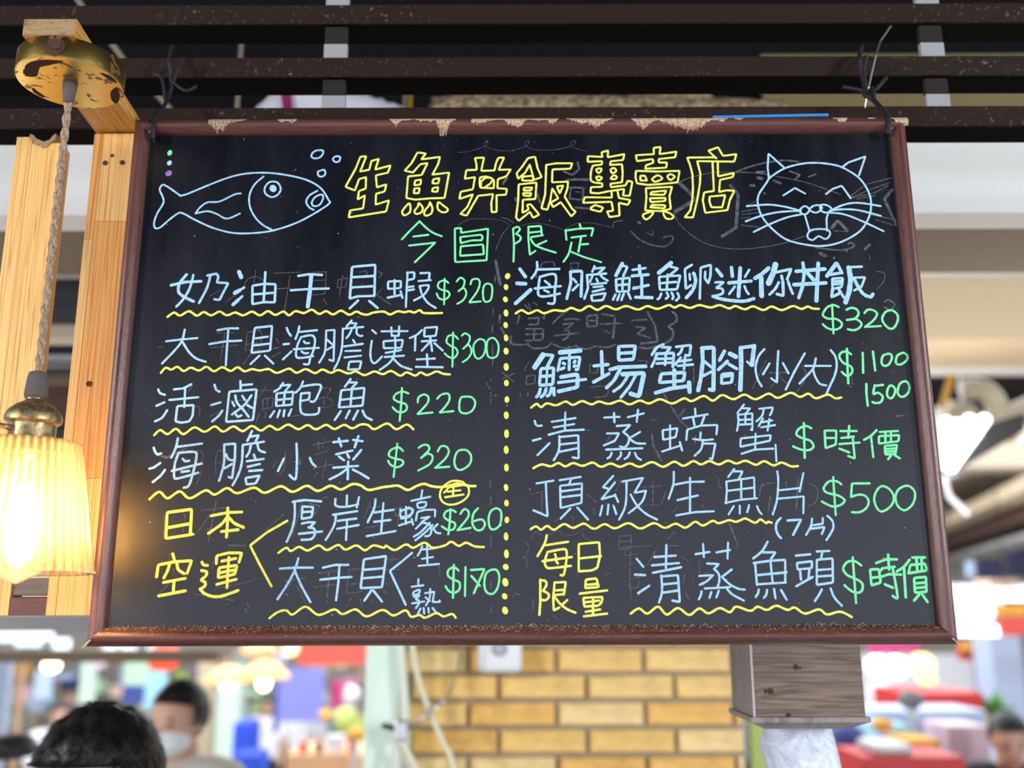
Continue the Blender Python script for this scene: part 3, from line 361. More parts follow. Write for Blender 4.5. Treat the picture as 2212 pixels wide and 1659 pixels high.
marker_price|handwritten price $170|G|~:23:-663 760 -712 794 -770 761 -769 703 -710 665 -652 637 -651 570 -699 533 -757 547 -797 599;:23:-712 818 -718 481;:23:-590 794 -593 499;:23:-532 765 -391 774 -501 527;:23:-527 703 -439 603;~*:23:-333 760 -265 764 -236 693 -255 579 -303 522 -361 532 -391 598 -381 712
marker_underline|wavy underline|Y|~:23:-2616 279 -2533 340 -2447 358 -2378 316 -2247 395 -2109 311 -1948 366 -1859 319 -1726 366 -1609 295 -1447 360 -1331 304 -1207 355 -1148 290 -1062 308 -1004 280 -889 326 -812 293 -726 317 -687 279
marker_dot|round marker dot|Y|D:21:-164 1629 26 36
marker_dot|round marker dot|Y|D:21:-160 1463 27 33
marker_dot|round marker dot|Y|D:21:-156 1285 27 33
marker_dot|round marker dot|Y|D:21:-165 1112 26 41
marker_dot|round marker dot|Y|D:21:-161 930 28 43
marker_dot|round marker dot|Y|D:21:-168 795 32 31
marker_dot|round marker dot|Y|D:21:-173 638 33 43
marker_dot|round marker dot|Y|D:21:-180 495 28 33
marker_dot|round marker dot|Y|D:21:-176 351 31 40
marker_dot|round marker dot|Y|D:22:-161 2415 29 40
marker_dot|round marker dot|Y|D:22:-158 2211 29 44
marker_dot|round marker dot|Y|D:22:-162 2036 29 42
marker_dot|round marker dot|Y|D:21:-160 1843 28 40
marker_character|handwritten character 海|B|:39:-6 4089 56 3996;:45:-38 3919 55 3914;:45:112 3843 -54 3686;~:28:187 4171 187 4094 160 4028 123 3979;:28:187 4083 437 4088;~:28:217 3995 389 4022 381 3820 374 3690 307 3685;~:28:217 3995 195 3821 215 3772 287 3766 438 3798;:28:159 3859 449 3885;:28:274 3946 330 3897;:28:267 3837 314 3815
marker_character|handwritten character 膽|B|:33:561 4055 564 3929 515 3738;:33:561 4055 691 4065 675 3765;:27:591 3972 626 3929;:27:583 3836 647 3901;:27:747 4010 755 3863 711 3738;:27:748 4016 961 4032;:27:833 4120 806 4054;:27:838 4092 947 4103 873 4032;:27:810 4010 777 3934;~:27:893 4021 924 3982 975 3949;:27:851 3972 865 3939;:27:792 3906 958 3922;:27:817 3873 916 3884;:27:806 3819 936 3851;*:27:789 3776 950 3802 917 3721 798 3711
marker_character|handwritten character 鮭|B|:39:1146 4152 1070 4009;:28:1141 4125 1203 4113 1153 4004;*:28:1069 3966 1225 3982 1210 3823 1075 3818;:28:1147 3971 1137 3824;:28:1067 3895 1217 3905;:28:1059 3786 1031 3726;:28:1105 3786 1078 3721;:28:1152 3791 1124 3721;:28:1204 3796 1228 3736;:28:1259 4075 1405 4096;:39:1338 4124 1340 4014;:34:1251 4003 1434 4019;:33:1360 3998 1352 3752;:34:1263 3856 1430 3894;:39:1285 3753 1466 3747
marker_character|handwritten character 魚|B|:50:1694 4156 1554 4041;:28:1687 4112 1770 4090 1683 4019;*:28:1553 3992 1792 4007 1749 3844 1557 3839;:28:1652 4019 1636 3860;:28:1550 3915 1742 3931;~:28:1571 3795 1549 3746 1527 3730;~:28:1634 3806 1648 3762 1621 3735;~:28:1686 3806 1704 3762 1693 3730;~:28:1753 3800 1766 3751 1734 3713
marker_character|handwritten character 卵|B|:28:1928 4133 1847 4084 1848 3849 1907 3892;~:39:1944 4034 1961 3947 1925 3838 1849 3746;:28:1897 4024 1899 3958;:28:1998 3734 2025 4100 2141 4133 2130 4001 2100 3914 2066 3974 2075 4050
marker_underline|wavy underline|Y|~:26:-55 3567 12 3605 90 3567 183 3604 260 3570 368 3604 481 3595 564 3630 662 3598 761 3651 853 3608 952 3651 1059 3613 1174 3650 1307 3610 1411 3649 1523 3617 1649 3660 1710 3632 1783 3659 1885 3627 1989 3659 2112 3631 2216 3658 2318 3620 2391 3647 2492 3609 2587 3643 2698 3600 2793 3640 2904 3599 3031 3645 3122 3612 3196 3639 3246 3617 3317 3612
marker_character|handwritten character 鱈|B|:60:245 3092 152 2951;:36:255 3092 357 3087 289 2955;*:35:218 2935 360 2945 348 2757 201 2747;:27:289 2940 277 2757;:36:212 2846 354 2856;~:35:210 2705 195 2653 169 2617;~:35:276 2710 255 2653 220 2617;~:35:332 2715 316 2653 286 2627;:35:357 2715 361 2637;:55:434 3118 653 3139;:33:536 3113 528 2923;:33:405 2913 433 3050 652 3065 624 2923 604 2923;:33:463 2997 483 2986;:36:472 2944 441 2929;:36:595 3018 585 3002;:36:584 2960 599 2965;:44:440 2840 623 2871 616 2725 412 2679;:33:409 2777 708 2813
marker_character|handwritten character 場|B|:38:888 3127 892 2849;:38:803 2964 956 2980;:38:794 2782 963 2875;*:38:1078 3185 1263 3190 1237 3037 1074 3027;:39:1087 3106 1245 3116;:44:980 2922 1072 2948 1367 2958;:38:1092 2932 1017 2797 934 2719;:49:1111 2869 1350 2884 1285 2619 1195 2651;~:33:1182 2869 1097 2744 1009 2677;:33:1263 2869 1188 2734 1088 2610
marker_character|handwritten character 蟹|B|:33:1570 3205 1497 3173 1443 3089;:33:1558 3173 1650 3173 1607 3120;:30:1494 3089 1471 3026 1433 2952;:33:1494 3099 1684 3109 1667 2952;:30:1597 3110 1581 2973;:30:1492 3041 1671 3046;:30:1490 2989 1654 2999;:30:1712 3178 1876 3199 1856 3077 1810 3083;~:30:1784 3183 1761 3120 1729 3088;:30:1758 3057 1694 2978;:30:1736 3014 1869 3030;:30:1723 2962 1887 2977;:30:1804 3056 1788 2925;*:38:1537 2873 1797 2888 1777 2795 1513 2774;:44:1681 2915 1673 2712;:44:1469 2660 1632 2707 1815 2732;:49:1837 2774 1838 2670
marker_character|handwritten character 迷|B|:39:2203 4078 2257 4001;~:28:2180 3924 2268 3924 2193 3864;~:28:2193 3859 2254 3848 2251 3793 2146 3761;~:39:2146 3761 2248 3728 2402 3706 2505 3706 2600 3733;:39:2371 4099 2376 3995;:45:2470 4093 2450 3924 2431 3760;:39:2330 3918 2581 3940;:28:2568 4071 2516 3989;:28:2396 3875 2329 3788;~:28:2505 3880 2522 3825 2546 3787
marker_character|handwritten character 你|B|:45:2787 4092 2716 4027 2629 3972;:56:2697 3978 2690 3765;:62:2868 4136 2836 4032 2776 3912;:31:2846 4037 3042 4081 3011 4015 2987 3960;:33:2927 3999 2938 3922 2933 3764 2862 3786;~:31:2891 3922 2845 3846 2779 3781;~:31:2996 3933 3016 3857 3038 3791
marker_character|handwritten character 丼|B|:39:3177 4152 3184 4031 3152 3867 3102 3742;:45:3349 4146 3296 3704;:45:3097 4053 3417 4080;:45:3060 3895 3415 3915;:45:3225 4025 3283 3954
marker_character|handwritten character 飯|B|:45:3552 4145 3436 3997;:39:3562 4140 3606 4035;:34:3479 4014 3606 4035;*:28:3491 3964 3611 3975 3592 3866 3487 3844;:31:3504 3932 3588 3937;:31:3502 3899 3585 3904;:33:3487 3844 3469 3747 3555 3790;:33:3559 3833 3604 3746;:56:3689 4095 3699 3964 3671 3811 3620 3687;:28:3694 4101 3835 4106;:28:3715 3975 3861 3980 3810 3865 3729 3827;~:39:3735 3964 3788 3843 3834 3778 3904 3751 3933 3783
marker_price|handwritten price $320|G|~:25:3538 3633 3483 3655 3409 3628 3356 3542 3409 3499 3501 3493 3559 3445 3534 3391 3461 3370 3391 3392 3348 3434;:25:3468 3660 3458 3327;~:26:3623 3600 3676 3622 3737 3605 3753 3551 3707 3498 3619 3482;~:25:3619 3482 3717 3492 3775 3444 3750 3391 3686 3364 3620 3375;~:25:3821 3562 3860 3600 3921 3594 3959 3551 3911 3476 3812 3401;:25:3812 3401 3988 3411;~*:26:4054 3572 4128 3593 4184 3539 4178 3464 4130 3390 4078 3384 4031 3433 4011 3497
marker_character|handwritten character 腳|B|:44:1999 3161 1998 3014 1969 2825 1932 2685;:44:1994 3161 2128 3172 2099 2685 2059 2695;:33:2013 3014 2091 2945;:33:2000 2851 2094 2898;:38:2243 3129 2182 3024;:55:2303 3097 2362 3065;:38:2268 3013 2166 2919;:38:2281 2981 2365 2929;*:33:2199 2866 2321 2877 2301 2772 2189 2762;:33:2197 2835 2315 2856;:49:2424 3166 2417 2960 2392 2689;:39:2424 3166 2573 3186;:49:2573 3186 2535 2970;:27:2524 2965 2486 3007
marker_bracket|parenthesis|B|~:25:2683 3149 2612 3065 2574 2939 2587 2813 2627 2730
marker_character|handwritten character 小|B|:25:2835 3127 2814 2959 2797 2771 2739 2818;:25:2729 2986 2651 2865;:25:2877 2990 2930 2875
marker_slash|slash|B|:25:3124 3100 2998 2896 2888 2693
marker_character|handwritten character 大|B|:25:3119 2958 3399 2957;~:25:3242 3042 3203 2927 3115 2833 3044 2760;~:25:3203 2916 3218 2843 3262 2759 3331 2738
marker_bracket|parenthesis|B|~:25:3412 3136 3458 3062 3465 2957 3431 2842 3371 2728 3330 2645
marker_price|handwritten price $1100|G|~:26:3633 3088 3585 3120 3522 3104 3503 3052 3544 2989 3622 2946 3627 2884 3573 2842 3515 2889;:26:3592 3152 3582 2957 3576 2759;:26:3762 3104 3748 2878;:26:3876 3119 3882 2904;~*:26:4000 3082 4062 3092 4079 3050 4041 2977 3989 2956 3961 2987 3972 3051;~*:26:4153 3082 4216 3103 4253 3060 4227 3008 4163 2971 4119 2987 4129 3050
marker_price|handwritten price 1500|G|:26:3773 2753 3764 2644 3768 2510;~:26:3863 2737 3840 2644 3891 2654 3938 2612 3912 2550 3851 2540 3822 2551;:26:3868 2732 3954 2742;~*:26:4040 2736 4082 2695 4060 2622 4022 2591 3989 2623 4001 2695;~*:26:4154 2767 4216 2778 4241 2715 4213 2643 4149 2607 4107 2643 4119 2715
marker_underline|wavy underline|Y|~:25:110 2499 171 2540 216 2504 282 2545 382 2524 484 2565 564 2528 665 2569 766 2533 847 2564 957 2538 1079 2573 1179 2532 1291 2573 1391 2542 1514 2588 1643 2541 1776 2597 1856 2566 1990 2623 2088 2571 2192 2633 2311 2586 2435 2637 2553 2585 2698 2647 2796 2600 2941 2656 3039 2610 3133 2646 3210 2594 3344 2635 3421 2593 3488 2603
marker_character|handwritten character 清|B|~:24:147 2352 157 2316 181 2296 222 2301;:24:125 2135 210 2158;:24:305 2107 174 1977;:24:332 2341 589 2382;:24:352 2280 573 2315;:24:480 2443 472 2264;:24:296 2199 472 2244 677 2254;~:24:411 2183 409 2062 388 1991 347 1921;:24:411 2173 616 2193 616 1940 552 1951;:24:414 2092 610 2112;:24:403 2011 603 2051
marker_character|handwritten character 蒸|B|:24:901 2386 1067 2394;:24:1008 2437 1010 2334;:24:1157 2390 1329 2431;:24:1270 2472 1251 2339;:24:1034 2293 1180 2303 1102 2227;~:24:1102 2227 1161 2171 1149 2100 1108 2060 1063 2070;:24:927 2212 1057 2212 1010 2131 889 2081;:24:1283 2227 1170 2161;~:24:1170 2151 1239 2105 1333 2100;:24:912 2035 1302 2049;~:24:971 2000 955 1960 925 1940;~:24:1071 2005 1065 1964 1029 1929;~:24:1166 2004 1145 1959 1109 1934;~:24:1220 1999 1244 1949 1283 1923
marker_character|handwritten character 螃|B|*:24:1529 2246 1690 2266 1666 2170 1530 2140;:24:1611 2297 1601 2048;:24:1515 2013 1717 2078;:24:1709 2114 1730 2023;:24:1890 2481 1891 2404;:24:1754 2373 2023 2419;:24:1865 2373 1876 2291;:24:1986 2393 1947 2301;:24:1780 2139 1794 2251 1947 2296 2123 2301 2107 2199;:24:1938 2220 1930 2139;:24:1855 2149 1959 2133 2065 2143;~:24:1959 2139 1935 2038 1862 1967;:24:1958 2098 2092 2098 2049 1926 2025 1937
marker_underline|wavy underline|Y|~:25:128 1836 218 1876 317 1856 397 1891 471 1855 556 1890 655 1860 765 1895 853 1849 958 1884 1057 1849 1162 1884 1270 1848 1401 1898 1519 1848 1640 1902 1738 1857 1844 1907 1927 1872 2018 1907 2116 1871 2217 1911 2305 1881 2406 1910 2513 1867 2605 1905 2702 1860 2793 1889 2890 1849 2964 1852
marker_character|handwritten character 頂|B|:23:161 1672 340 1701;:23:260 1687 268 1444 276 1322 125 1386;:24:409 1706 633 1740;:23:533 1721 508 1661;*:23:413 1646 646 1671 637 1463 415 1410;:23:427 1587 620 1611;:23:421 1523 624 1547;:23:518 1404 413 1297;:23:592 1414 703 1286
marker_character|handwritten character 級|B|:23:980 1749 868 1630 937 1610;:23:998 1680 850 1502 994 1541;:23:994 1551 1027 1472;:23:858 1433 831 1330;:23:923 1443 910 1340;:23:976 1433 1004 1344;~:23:1122 1689 1105 1442 1032 1286;:23:1077 1689 1301 1729 1202 1570 1326 1590;~:23:1326 1590 1278 1471 1137 1354;~:23:1162 1550 1228 1432 1323 1343 1434 1285
marker_character|handwritten character 生|B|~:23:1631 1792 1620 1658 1565 1505;:23:1625 1653 1780 1683 1948 1687;:23:1802 1727 1786 1362;:23:1658 1490 1877 1539;:23:1637 1328 1835 1362 2037 1371
marker_character|handwritten character 蟹|B|:23:2423 2526 2347 2433;:23:2401 2485 2486 2484 2438 2428;~:23:2351 2413 2352 2331 2332 2239;:23:2351 2413 2508 2428 2497 2244 2483 2249;:23:2433 2428 2426 2310;:23:2353 2357 2484 2361;:23:2366 2305 2481 2310;:23:2587 2479 2734 2494 2720 2443 2698 2407;~:23:2637 2484 2612 2402 2548 2341;:23:2620 2371 2570 2290;:23:2608 2330 2719 2350;:23:2594 2274 2746 2299;:23:2690 2366 2662 2238;*:23:2367 2153 2694 2188 2680 2127 2357 2062;:23:2530 2203 2515 2026;:23:2368 1986 2510 2031 2710 2041;:23:2738 2081 2736 1905
marker_price|handwritten dollar sign|G|~:25:3135 2263 3077 2288 3004 2258 2970 2197 3027 2156 3115 2126 3146 2065 3098 2025 3009 2030 2926 2065;:25:3059 2319 3042 1939
marker_character|handwritten character 時|G|*:25:3278 2237 3404 2236 3387 2084 3274 2044;:25:3282 2156 3397 2155;:25:3448 2231 3623 2231;:25:3548 2287 3527 2155;:25:3452 2155 3588 2170;:25:3427 2089 3643 2104;:25:3423 2039 3525 1998;:25:3576 2145 3579 1933 3511 1958
marker_character|handwritten character 價|G|~:25:3840 2240 3769 2175 3695 2134;:25:3774 2174 3779 1947;:25:3873 2220 4069 2230;*:25:3859 2174 4080 2184 4064 2118 3852 2093;:25:3933 2220 3924 2113;:25:3993 2220 3983 2113;*:25:3914 2068 4045 2078 4021 1982 3911 1972;:25:3916 2032 4027 2042;:25:3914 2002 4024 2012;:25:3970 1962 3936 1922;:25:4010 1967 4062 1931
marker_character|handwritten character 魚|B|:22:2279 1821 2210 1736;:22:2273 1796 2367 1796 2323 1716;:22:2188 1687 2487 1731 2479 1508;:22:2188 1687 2188 1587 2171 1454;:22:2348 1711 2337 1513;:22:2188 1587 2476 1621;:22:2166 1459 2331 1493 2504 1508;:22:2253 1425 2194 1337;:22:2317 1429 2313 1346;:22:2416 1434 2392 1360;~:22:2499 1424 2520 1370 2543 1340
marker_character|handwritten character 片|B|~:22:2739 1795 2742 1685 2715 1487 2661 1335;:22:3016 1774 2963 1580;:22:2736 1591 2965 1615;:22:2716 1502 3003 1526 2986 1349
marker_price|handwritten price $500|G|~:24:3413 1654 3361 1688 3282 1684 3222 1614 3253 1565 3369 1535 3434 1485 3391 1436 3311 1417 3244 1442 3192 1471;:24:3332 1733 3329 1525 3328 1329;:24:3715 1663 3527 1663 3506 1520;~:24:3506 1520 3597 1544 3664 1524 3689 1465 3653 1396 3581 1357 3503 1358;~*:24:3841 1633 3918 1603 3960 1524 3932 1435 3838 1367 3780 1386 3749 1485 3777 1573;~*:24:4037 1612 4119 1637 4179 1592 4187 1523 4149 1434 4064 1376 3999 1415 3977 1494 3993 1563
marker_bracket|parenthesis|B|~:26:2742 1296 2700 1252 2686 1194 2701 1126 2733 1087
marker_character|handwritten character 7|B|:26:2814 1271 2957 1281 2862 1120
marker_character|handwritten character 片|B|:23:3075 1290 3060 1212 2999 1120;:23:3188 1295 3184 1236 3055 1217;:23:3048 1183 3201 1202 3166 1129
marker_bracket|parenthesis|B|~:23:3239 1319 3285 1270 3294 1202 3259 1134 3210 1066
marker_underline|wavy underline|Y|~:24:94 1187 153 1216 206 1182 270 1221 343 1181 447 1240 544 1200 658 1244 765 1190 878 1238 985 1194 1129 1248 1254 1191 1398 1247 1514 1198 1628 1241 1730 1199 1835 1260 1917 1221 2022 1270 2084 1245 2194 1276 2262 1259 2312 1274 2372 1293 2467 1249 2528 1283 2584 1244 2605 1258 2644 1249
marker_character|handwritten character 每|Y|~:25:264 1123 249 1056 209 979 165 907;:25:234 1017 488 1055;~:25:277 950 443 978 472 939 466 853 439 719 405 710;~:25:272 950 242 854 256 796 304 782 513 805;:25:218 854 525 896;:25:350 925 359 892 354 863 378 829
marker_character|handwritten character 日|Y|*:25:600 1031 815 1049 822 910 790 785 731 757 595 748;:25:602 881 831 905
marker_character|handwritten character 限|Y|:25:192 663 190 436 179 305;~:25:192 658 245 649 254 606 220 549;~:25:220 549 272 521 277 483 243 455 195 460;:25:341 634 325 483 328 351 386 379;:25:341 634 458 639 436 511;:25:345 554 437 558;:25:345 506 436 516;~:25:344 483 396 417 473 360 554 327;:25:469 454 416 407
marker_character|handwritten character 量|Y|*:25:666 662 778 676 800 586 660 576;:25:670 610 791 619;:25:601 520 886 552;*:25:638 477 836 486 830 434 791 397 646 388;:25:642 430 802 449;:25:739 472 736 308;:25:660 336 809 359;:25:640 290 880 317
marker_character|handwritten character 清|B|:24:1205 875 1271 794;:24:1181 713 1287 708;:24:1327 598 1209 523;:24:1391 894 1615 908;:24:1363 808 1646 831;:24:1522 1019 1508 783;:24:1370 731 1668 788;~:24:1456 703 1461 574 1449 499 1422 428;:24:1456 693 1631 707 1639 432 1563 447;:24:1463 612 1628 626;:24:1464 527 1629 550
marker_character|handwritten character 蒸|B|:23:1825 922 1972 945;:23:1908 1027 1911 892;:23:2045 940 2187 964;:23:2172 1041 2158 877;:23:1942 825 2063 820 2012 768;~:23:2012 768 2058 715 2059 639 2037 582;:23:1853 697 1999 706 1928 640 1854 607;:23:2196 763 2090 687;~:23:2090 687 2169 610 2263 563 2320 558;~:23:1870 540 1859 498 1838 460;:23:1971 531 1949 474;:23:2049 544 2022 479;~:23:2137 563 2192 506 2304 445;:23:1906 569 2167 582
marker_underline|wavy underline|Y|~:24:1125 316 1213 368 1298 316 1411 386 1499 306 1617 371 1730 301 1838 366 1932 317 2050 370 2154 328 2224 384 2366 341 2445 383 2539 350 2638 392 2751 350 2829 373 2931 312 3078 354 3161 302 3297 330 3413 276
marker_character|handwritten character 魚|B|~:24:2589 1050 2525 953 2428 877;:24:2529 939 2665 939 2607 862;:24:2430 829 2606 852 2762 862 2747 628;:24:2444 829 2450 605;:24:2455 610 2752 628;:24:2606 857 2616 628;:24:2466 705 2768 732;~:24:2467 558 2455 515 2429 482;~:24:2553 553 2541 505 2515 473;:24:2626 562 2635 468;:24:2698 552 2750 453
marker_character|handwritten character 頭|B|:24:2877 904 3029 918;*:24:2881 828 3043 846 3033 775 2886 761;:24:2910 751 2913 656;:24:3008 760 2991 665;:24:2860 590 3036 684;:24:3099 947 3231 952;:24:3157 942 3137 865;*:24:3093 861 3259 875 3245 627 3074 603;:24:3095 755 3231 765;:24:3095 689 3236 698;~:24:3123 556 3091 504 3043 438;~:24:3216 565 3248 475 3318 391
marker_price|handwritten dollar sign|G|~:25:3554 802 3490 845 3411 836 3362 769 3401 702 3485 664 3549 616 3543 550 3502 522 3436 536 3363 598;:25:3472 884 3470 664 3469 418
marker_character|handwritten character 時|G|*:27:3643 759 3736 763 3743 625 3644 597;:27:3645 673 3738 682;:27:3712 826 3822 864 3934 863;:27:3846 912 3842 758;:27:3754 749 3775 773 3903 787;:27:3748 682 3837 711 3963 706;:27:3785 606 3864 573;~:27:3881 768 3894 644 3903 474 3856 488
marker_character|handwritten character 價|G|~:27:4065 858 4000 787 3922 739;:27:4000 787 3990 473;:27:4096 882 4232 882;:27:4042 720 4069 805 4226 819 4238 748 4042 720;:27:4139 877 4136 743;:27:4193 877 4185 748;*:27:4095 672 4222 681 4212 530 4091 520;:27:4100 615 4212 624;:27:4095 568 4212 577;:27:4132 501 4073 440;:27:4162 506 4212 426
wiped_marks||g|~:11:1834 5138 1948 5190 2198 5250 2406 5258 2709 5248 2993 5195 3229 5143 3431 5074 3663 4979;~:10:1754 4746 1812 4619 1956 4476 2124 4376 2357 4325 2576 4324 2829 4357 3005 4398 3214 4473;:42:1833 5121 1962 4984 1991 4915 1763 4772;:37:2413 5094 2495 4982 2449 4576 2286 4475;~:21:2494 5266 2650 5326 2845 5378 3055 5403 3214 5385;:11:2591 4854 2696 4896;:11:2515 4770 2731 4811;:11:2529 4736 2712 4760;:11:2511 4693 2614 4702;:11:2506 4609 2702 4583;:37:2730 5188 2777 5179;:32:2644 5093 2684 5093;:21:2790 4999 2805 4990;:27:2911 5153 2988 5118;:32:2726 5257 2806 5261
wiped_marks||g|:11:3773 4955 3966 5103 4271 5183;:11:3771 4933 4025 5046 4244 5125;:11:3782 4933 4063 5000 4220 5091;:11:3844 4921 4060 4966;:32:4269 5045 4162 4920 4271 4603;:11:4035 4671 4270 4592;:11:3997 4728 4267 4671;:37:3532 4572 3612 4661 3708 4538;:10:3550 4538 3686 4526;~:21:3325 4338 3481 4315 3637 4304 3766 4348 3749 4392 3706 4381;:31:3889 4314 3946 4369;:42:3383 4266 3433 4238;:21:3525 4204 3536 4215;:21:3105 5267 3219 5220 3163 5174;:16:3313 5197 3401 5231;~:10:3991 4049 4083 4027 4064 3928 3984 3841;:10:3934 4236 3936 4192
wiped_marks||g|~:11:1052 4588 1069 4647 1165 4668;~:16:1256 4537 1339 4445 1471 4377 1619 4352 1707 4402 1725 4469 1671 4477 1623 4460;:10:1428 4520 1498 4486 1508 4545;:32:1346 4646 1361 4638;:27:621 5176 780 5167;:21:635 5073 738 5064;:11:634 5022 729 5013;:26:630 4826 773 4817;:21:1815 5121 1952 4984
wiped_marks||g|~:6:-712 5514 -591 5527 -407 5587 -367 5640 -415 5631 -399 5587 -270 5543 -109 5534 60 5586 108 5647 60 5639 84 5582 212 5542 413 5546 599 5593 648 5655 600 5646 599 5585 774 5518;~:6:-703 4618 -585 4685 -427 4693 -230 4676 -103 4608;~:11:-214 4709 -151 4692 -72 4642;~:6:7 4608 165 4641 323 4615 503 4556;~:6:519 4573 638 4631 796 4639 1032 4588;~:10:-135 4591 -214 4482 -277 4316;:26:192 5006 230 4886;:27:506 5272 601 5228 682 5297 667 5384;:27:536 5168 807 5176;:21:566 5073 726 5073 715 4919 564 4937 582 5056;:27:-150 5196 -198 5118;:21:-55 4947 -47 4904
wiped_marks||g|:10:-2973 4081 -2986 3939;~:10:-3097 3884 -3051 3982 -2948 4004 -2883 3960;:10:-2763 4047 -2472 4058;:10:-2585 4014 -2627 3612;:10:-2733 3862 -2578 3872;:10:-2327 4057 -2181 4062 -2181 3806 -2346 3784;:10:-2312 3959 -2198 3964;*:10:-2042 3969 -1939 3990 -1956 3881 -2049 3871;:10:-1992 4023 -2024 3762;:10:-3293 3706 -3125 3841;:10:-3473 3777 -3354 3852;:10:-3373 3351 -3178 3356;:10:-3275 3346 -3301 3028;:10:-3423 3182 -3129 3213;*:10:-3025 3356 -2893 3387 -2859 3334 -2880 3154 -3033 3154;:10:-3027 3218 -2905 3238;:10:-2979 3101 -3054 2985;:10:-2703 3291 -2670 3238;:10:-2748 3164 -2667 3190;:10:-2738 3074 -2644 3132;:10:-2199 3741 -2155 3675;:10:-3996 3194 -3945 3194
wiped_marks||g|:10:-3588 2769 -3632 2676;:10:-2786 2736 -2860 2612;:10:-2854 2694 -2703 2704;*:10:-2809 2601 -2699 2622 -2703 2508 -2807 2488;:10:-2759 2611 -2758 2498;:10:-2840 2447 -2866 2360;:10:-2775 2457 -2775 2395;~:10:-2178 2724 -2076 2713 -2114 2641;~:10:-2222 2589 -2143 2620 -2050 2579 -2078 2517 -2209 2507;:10:-2142 2599 -2149 2527;:10:-3561 2531 -3489 2510 -3492 2418;:10:-3171 2582 -2959 2591 -2962 2468;:10:-2491 2405 -2397 2425;:10:-3381 2407 -3255 2479;:30:-3902 2002 -3809 1957 -3616 2052;~:10:-3515 2032 -3435 2021 -3416 1901 -3437 1771 -3470 1671;~:10:-3269 1780 -3280 1940 -3256 2031 -3176 2031;:10:-3267 1900 -3170 1930;:10:-2538 2039 -2538 1838 -2584 1768;:10:-2668 1849 -2622 1919;:20:-2379 1938 -2372 1888;:15:-2241 2094 -2053 2134;:10:-2188 2139 -2180 2048;:10:-2114 2159 -2140 2048;:10:-2227 1983 -2069 2033;:10:-2230 1837 -2014 1887;:10:-2095 1927 -2127 1737;:10:-2179 1797 -2226 1738;:10:-2868 1531 -2886 1502;:10:-2808 1521 -2836 1482
wiped_marks||g|:15:-3246 1499 -3300 1065;:15:-3391 1392 -3138 1425;:15:-3300 1347 -3424 1162;:12:-3338 1191 -3164 1220;:12:-3586 1368 -3564 1338 -3576 1163;:12:-3790 1339 -3776 1095;:12:-2524 1350 -2711 1180;:12:-3702 950 -3686 874;:12:-3641 787 -3645 711;:12:-3803 508 -3678 635;:12:-3488 554 -3478 549;:12:-3409 526 -3224 501 -2999 459;:12:-3219 577 -2875 642 -2742 690;:19:-2853 425 -2837 397;:19:-2869 378 -2852 331;:15:-2479 656 -2268 688;:12:-2383 679 -2498 453;:12:-2351 613 -2246 433;:15:-2124 736 -1960 759;:12:-2018 745 -2030 433;:12:-2157 593 -1955 621;:12:-3367 901 -3355 863;:12:-3243 796 -3222 911;:12:-2333 1472 -2424 1111;:15:-2253 1462 -2144 1442 -2190 1354;:12:-2118 1526 -2064 1531;:19:-3083 1026 -2907 1025
wiped_marks||g|:12:-2136 736 -1934 764;:11:-2016 745 -2027 432;:11:-2159 593 -1938 621;*:11:-1808 773 -1653 782 -1675 545 -1828 526;:11:-1793 621 -1658 639;:10:-1778 479 -1824 394;:11:-1682 469 -1650 366;:11:-1461 868 -1306 877;:11:-1468 772 -1265 771;:11:-1360 915 -1363 839;:11:-1606 1480 -1670 1304;:11:-1604 1421 -1506 1431;:11:-1657 1206 -1423 1244;*:11:-1348 1401 -1250 1430 -1268 1342 -1336 1332;:11:-1290 1460 -1315 1234;:11:-867 799 -856 694;:15:-332 1704 -330 1625;:15:-327 1526 -327 1447;:15:-324 1115 -324 1009;:14:-323 664 -323 569;:14:-323 400 -320 325;~:11:-101 493 -53 522 -22 503;:11:-1445 629 -1387 620;:14:-1443 563 -1413 525
wiped_marks||g|:16:-284 4013 -286 3942;:12:-304 3627 -309 3552;:15:-311 3434 -317 3348;:15:-311 3200 -310 2978;:12:-323 2821 -328 2800;:10:-384 2785 -338 2707;:12:-330 2665 -331 2541;:36:-279 4184 -227 3909;:26:-227 3552 -237 3466;:26:-217 3402 -186 3337;~:20:-114 3295 -94 3220 -10 3204;:15:-206 2894 -85 2789;:12:-74 2883 -206 2821;~:12:-1809 4056 -1726 4067 -1744 3990;:12:-1601 4066 -1548 4044 -1588 3989;:12:-1614 3793 -1445 3674;:10:-1554 3858 -1653 3728
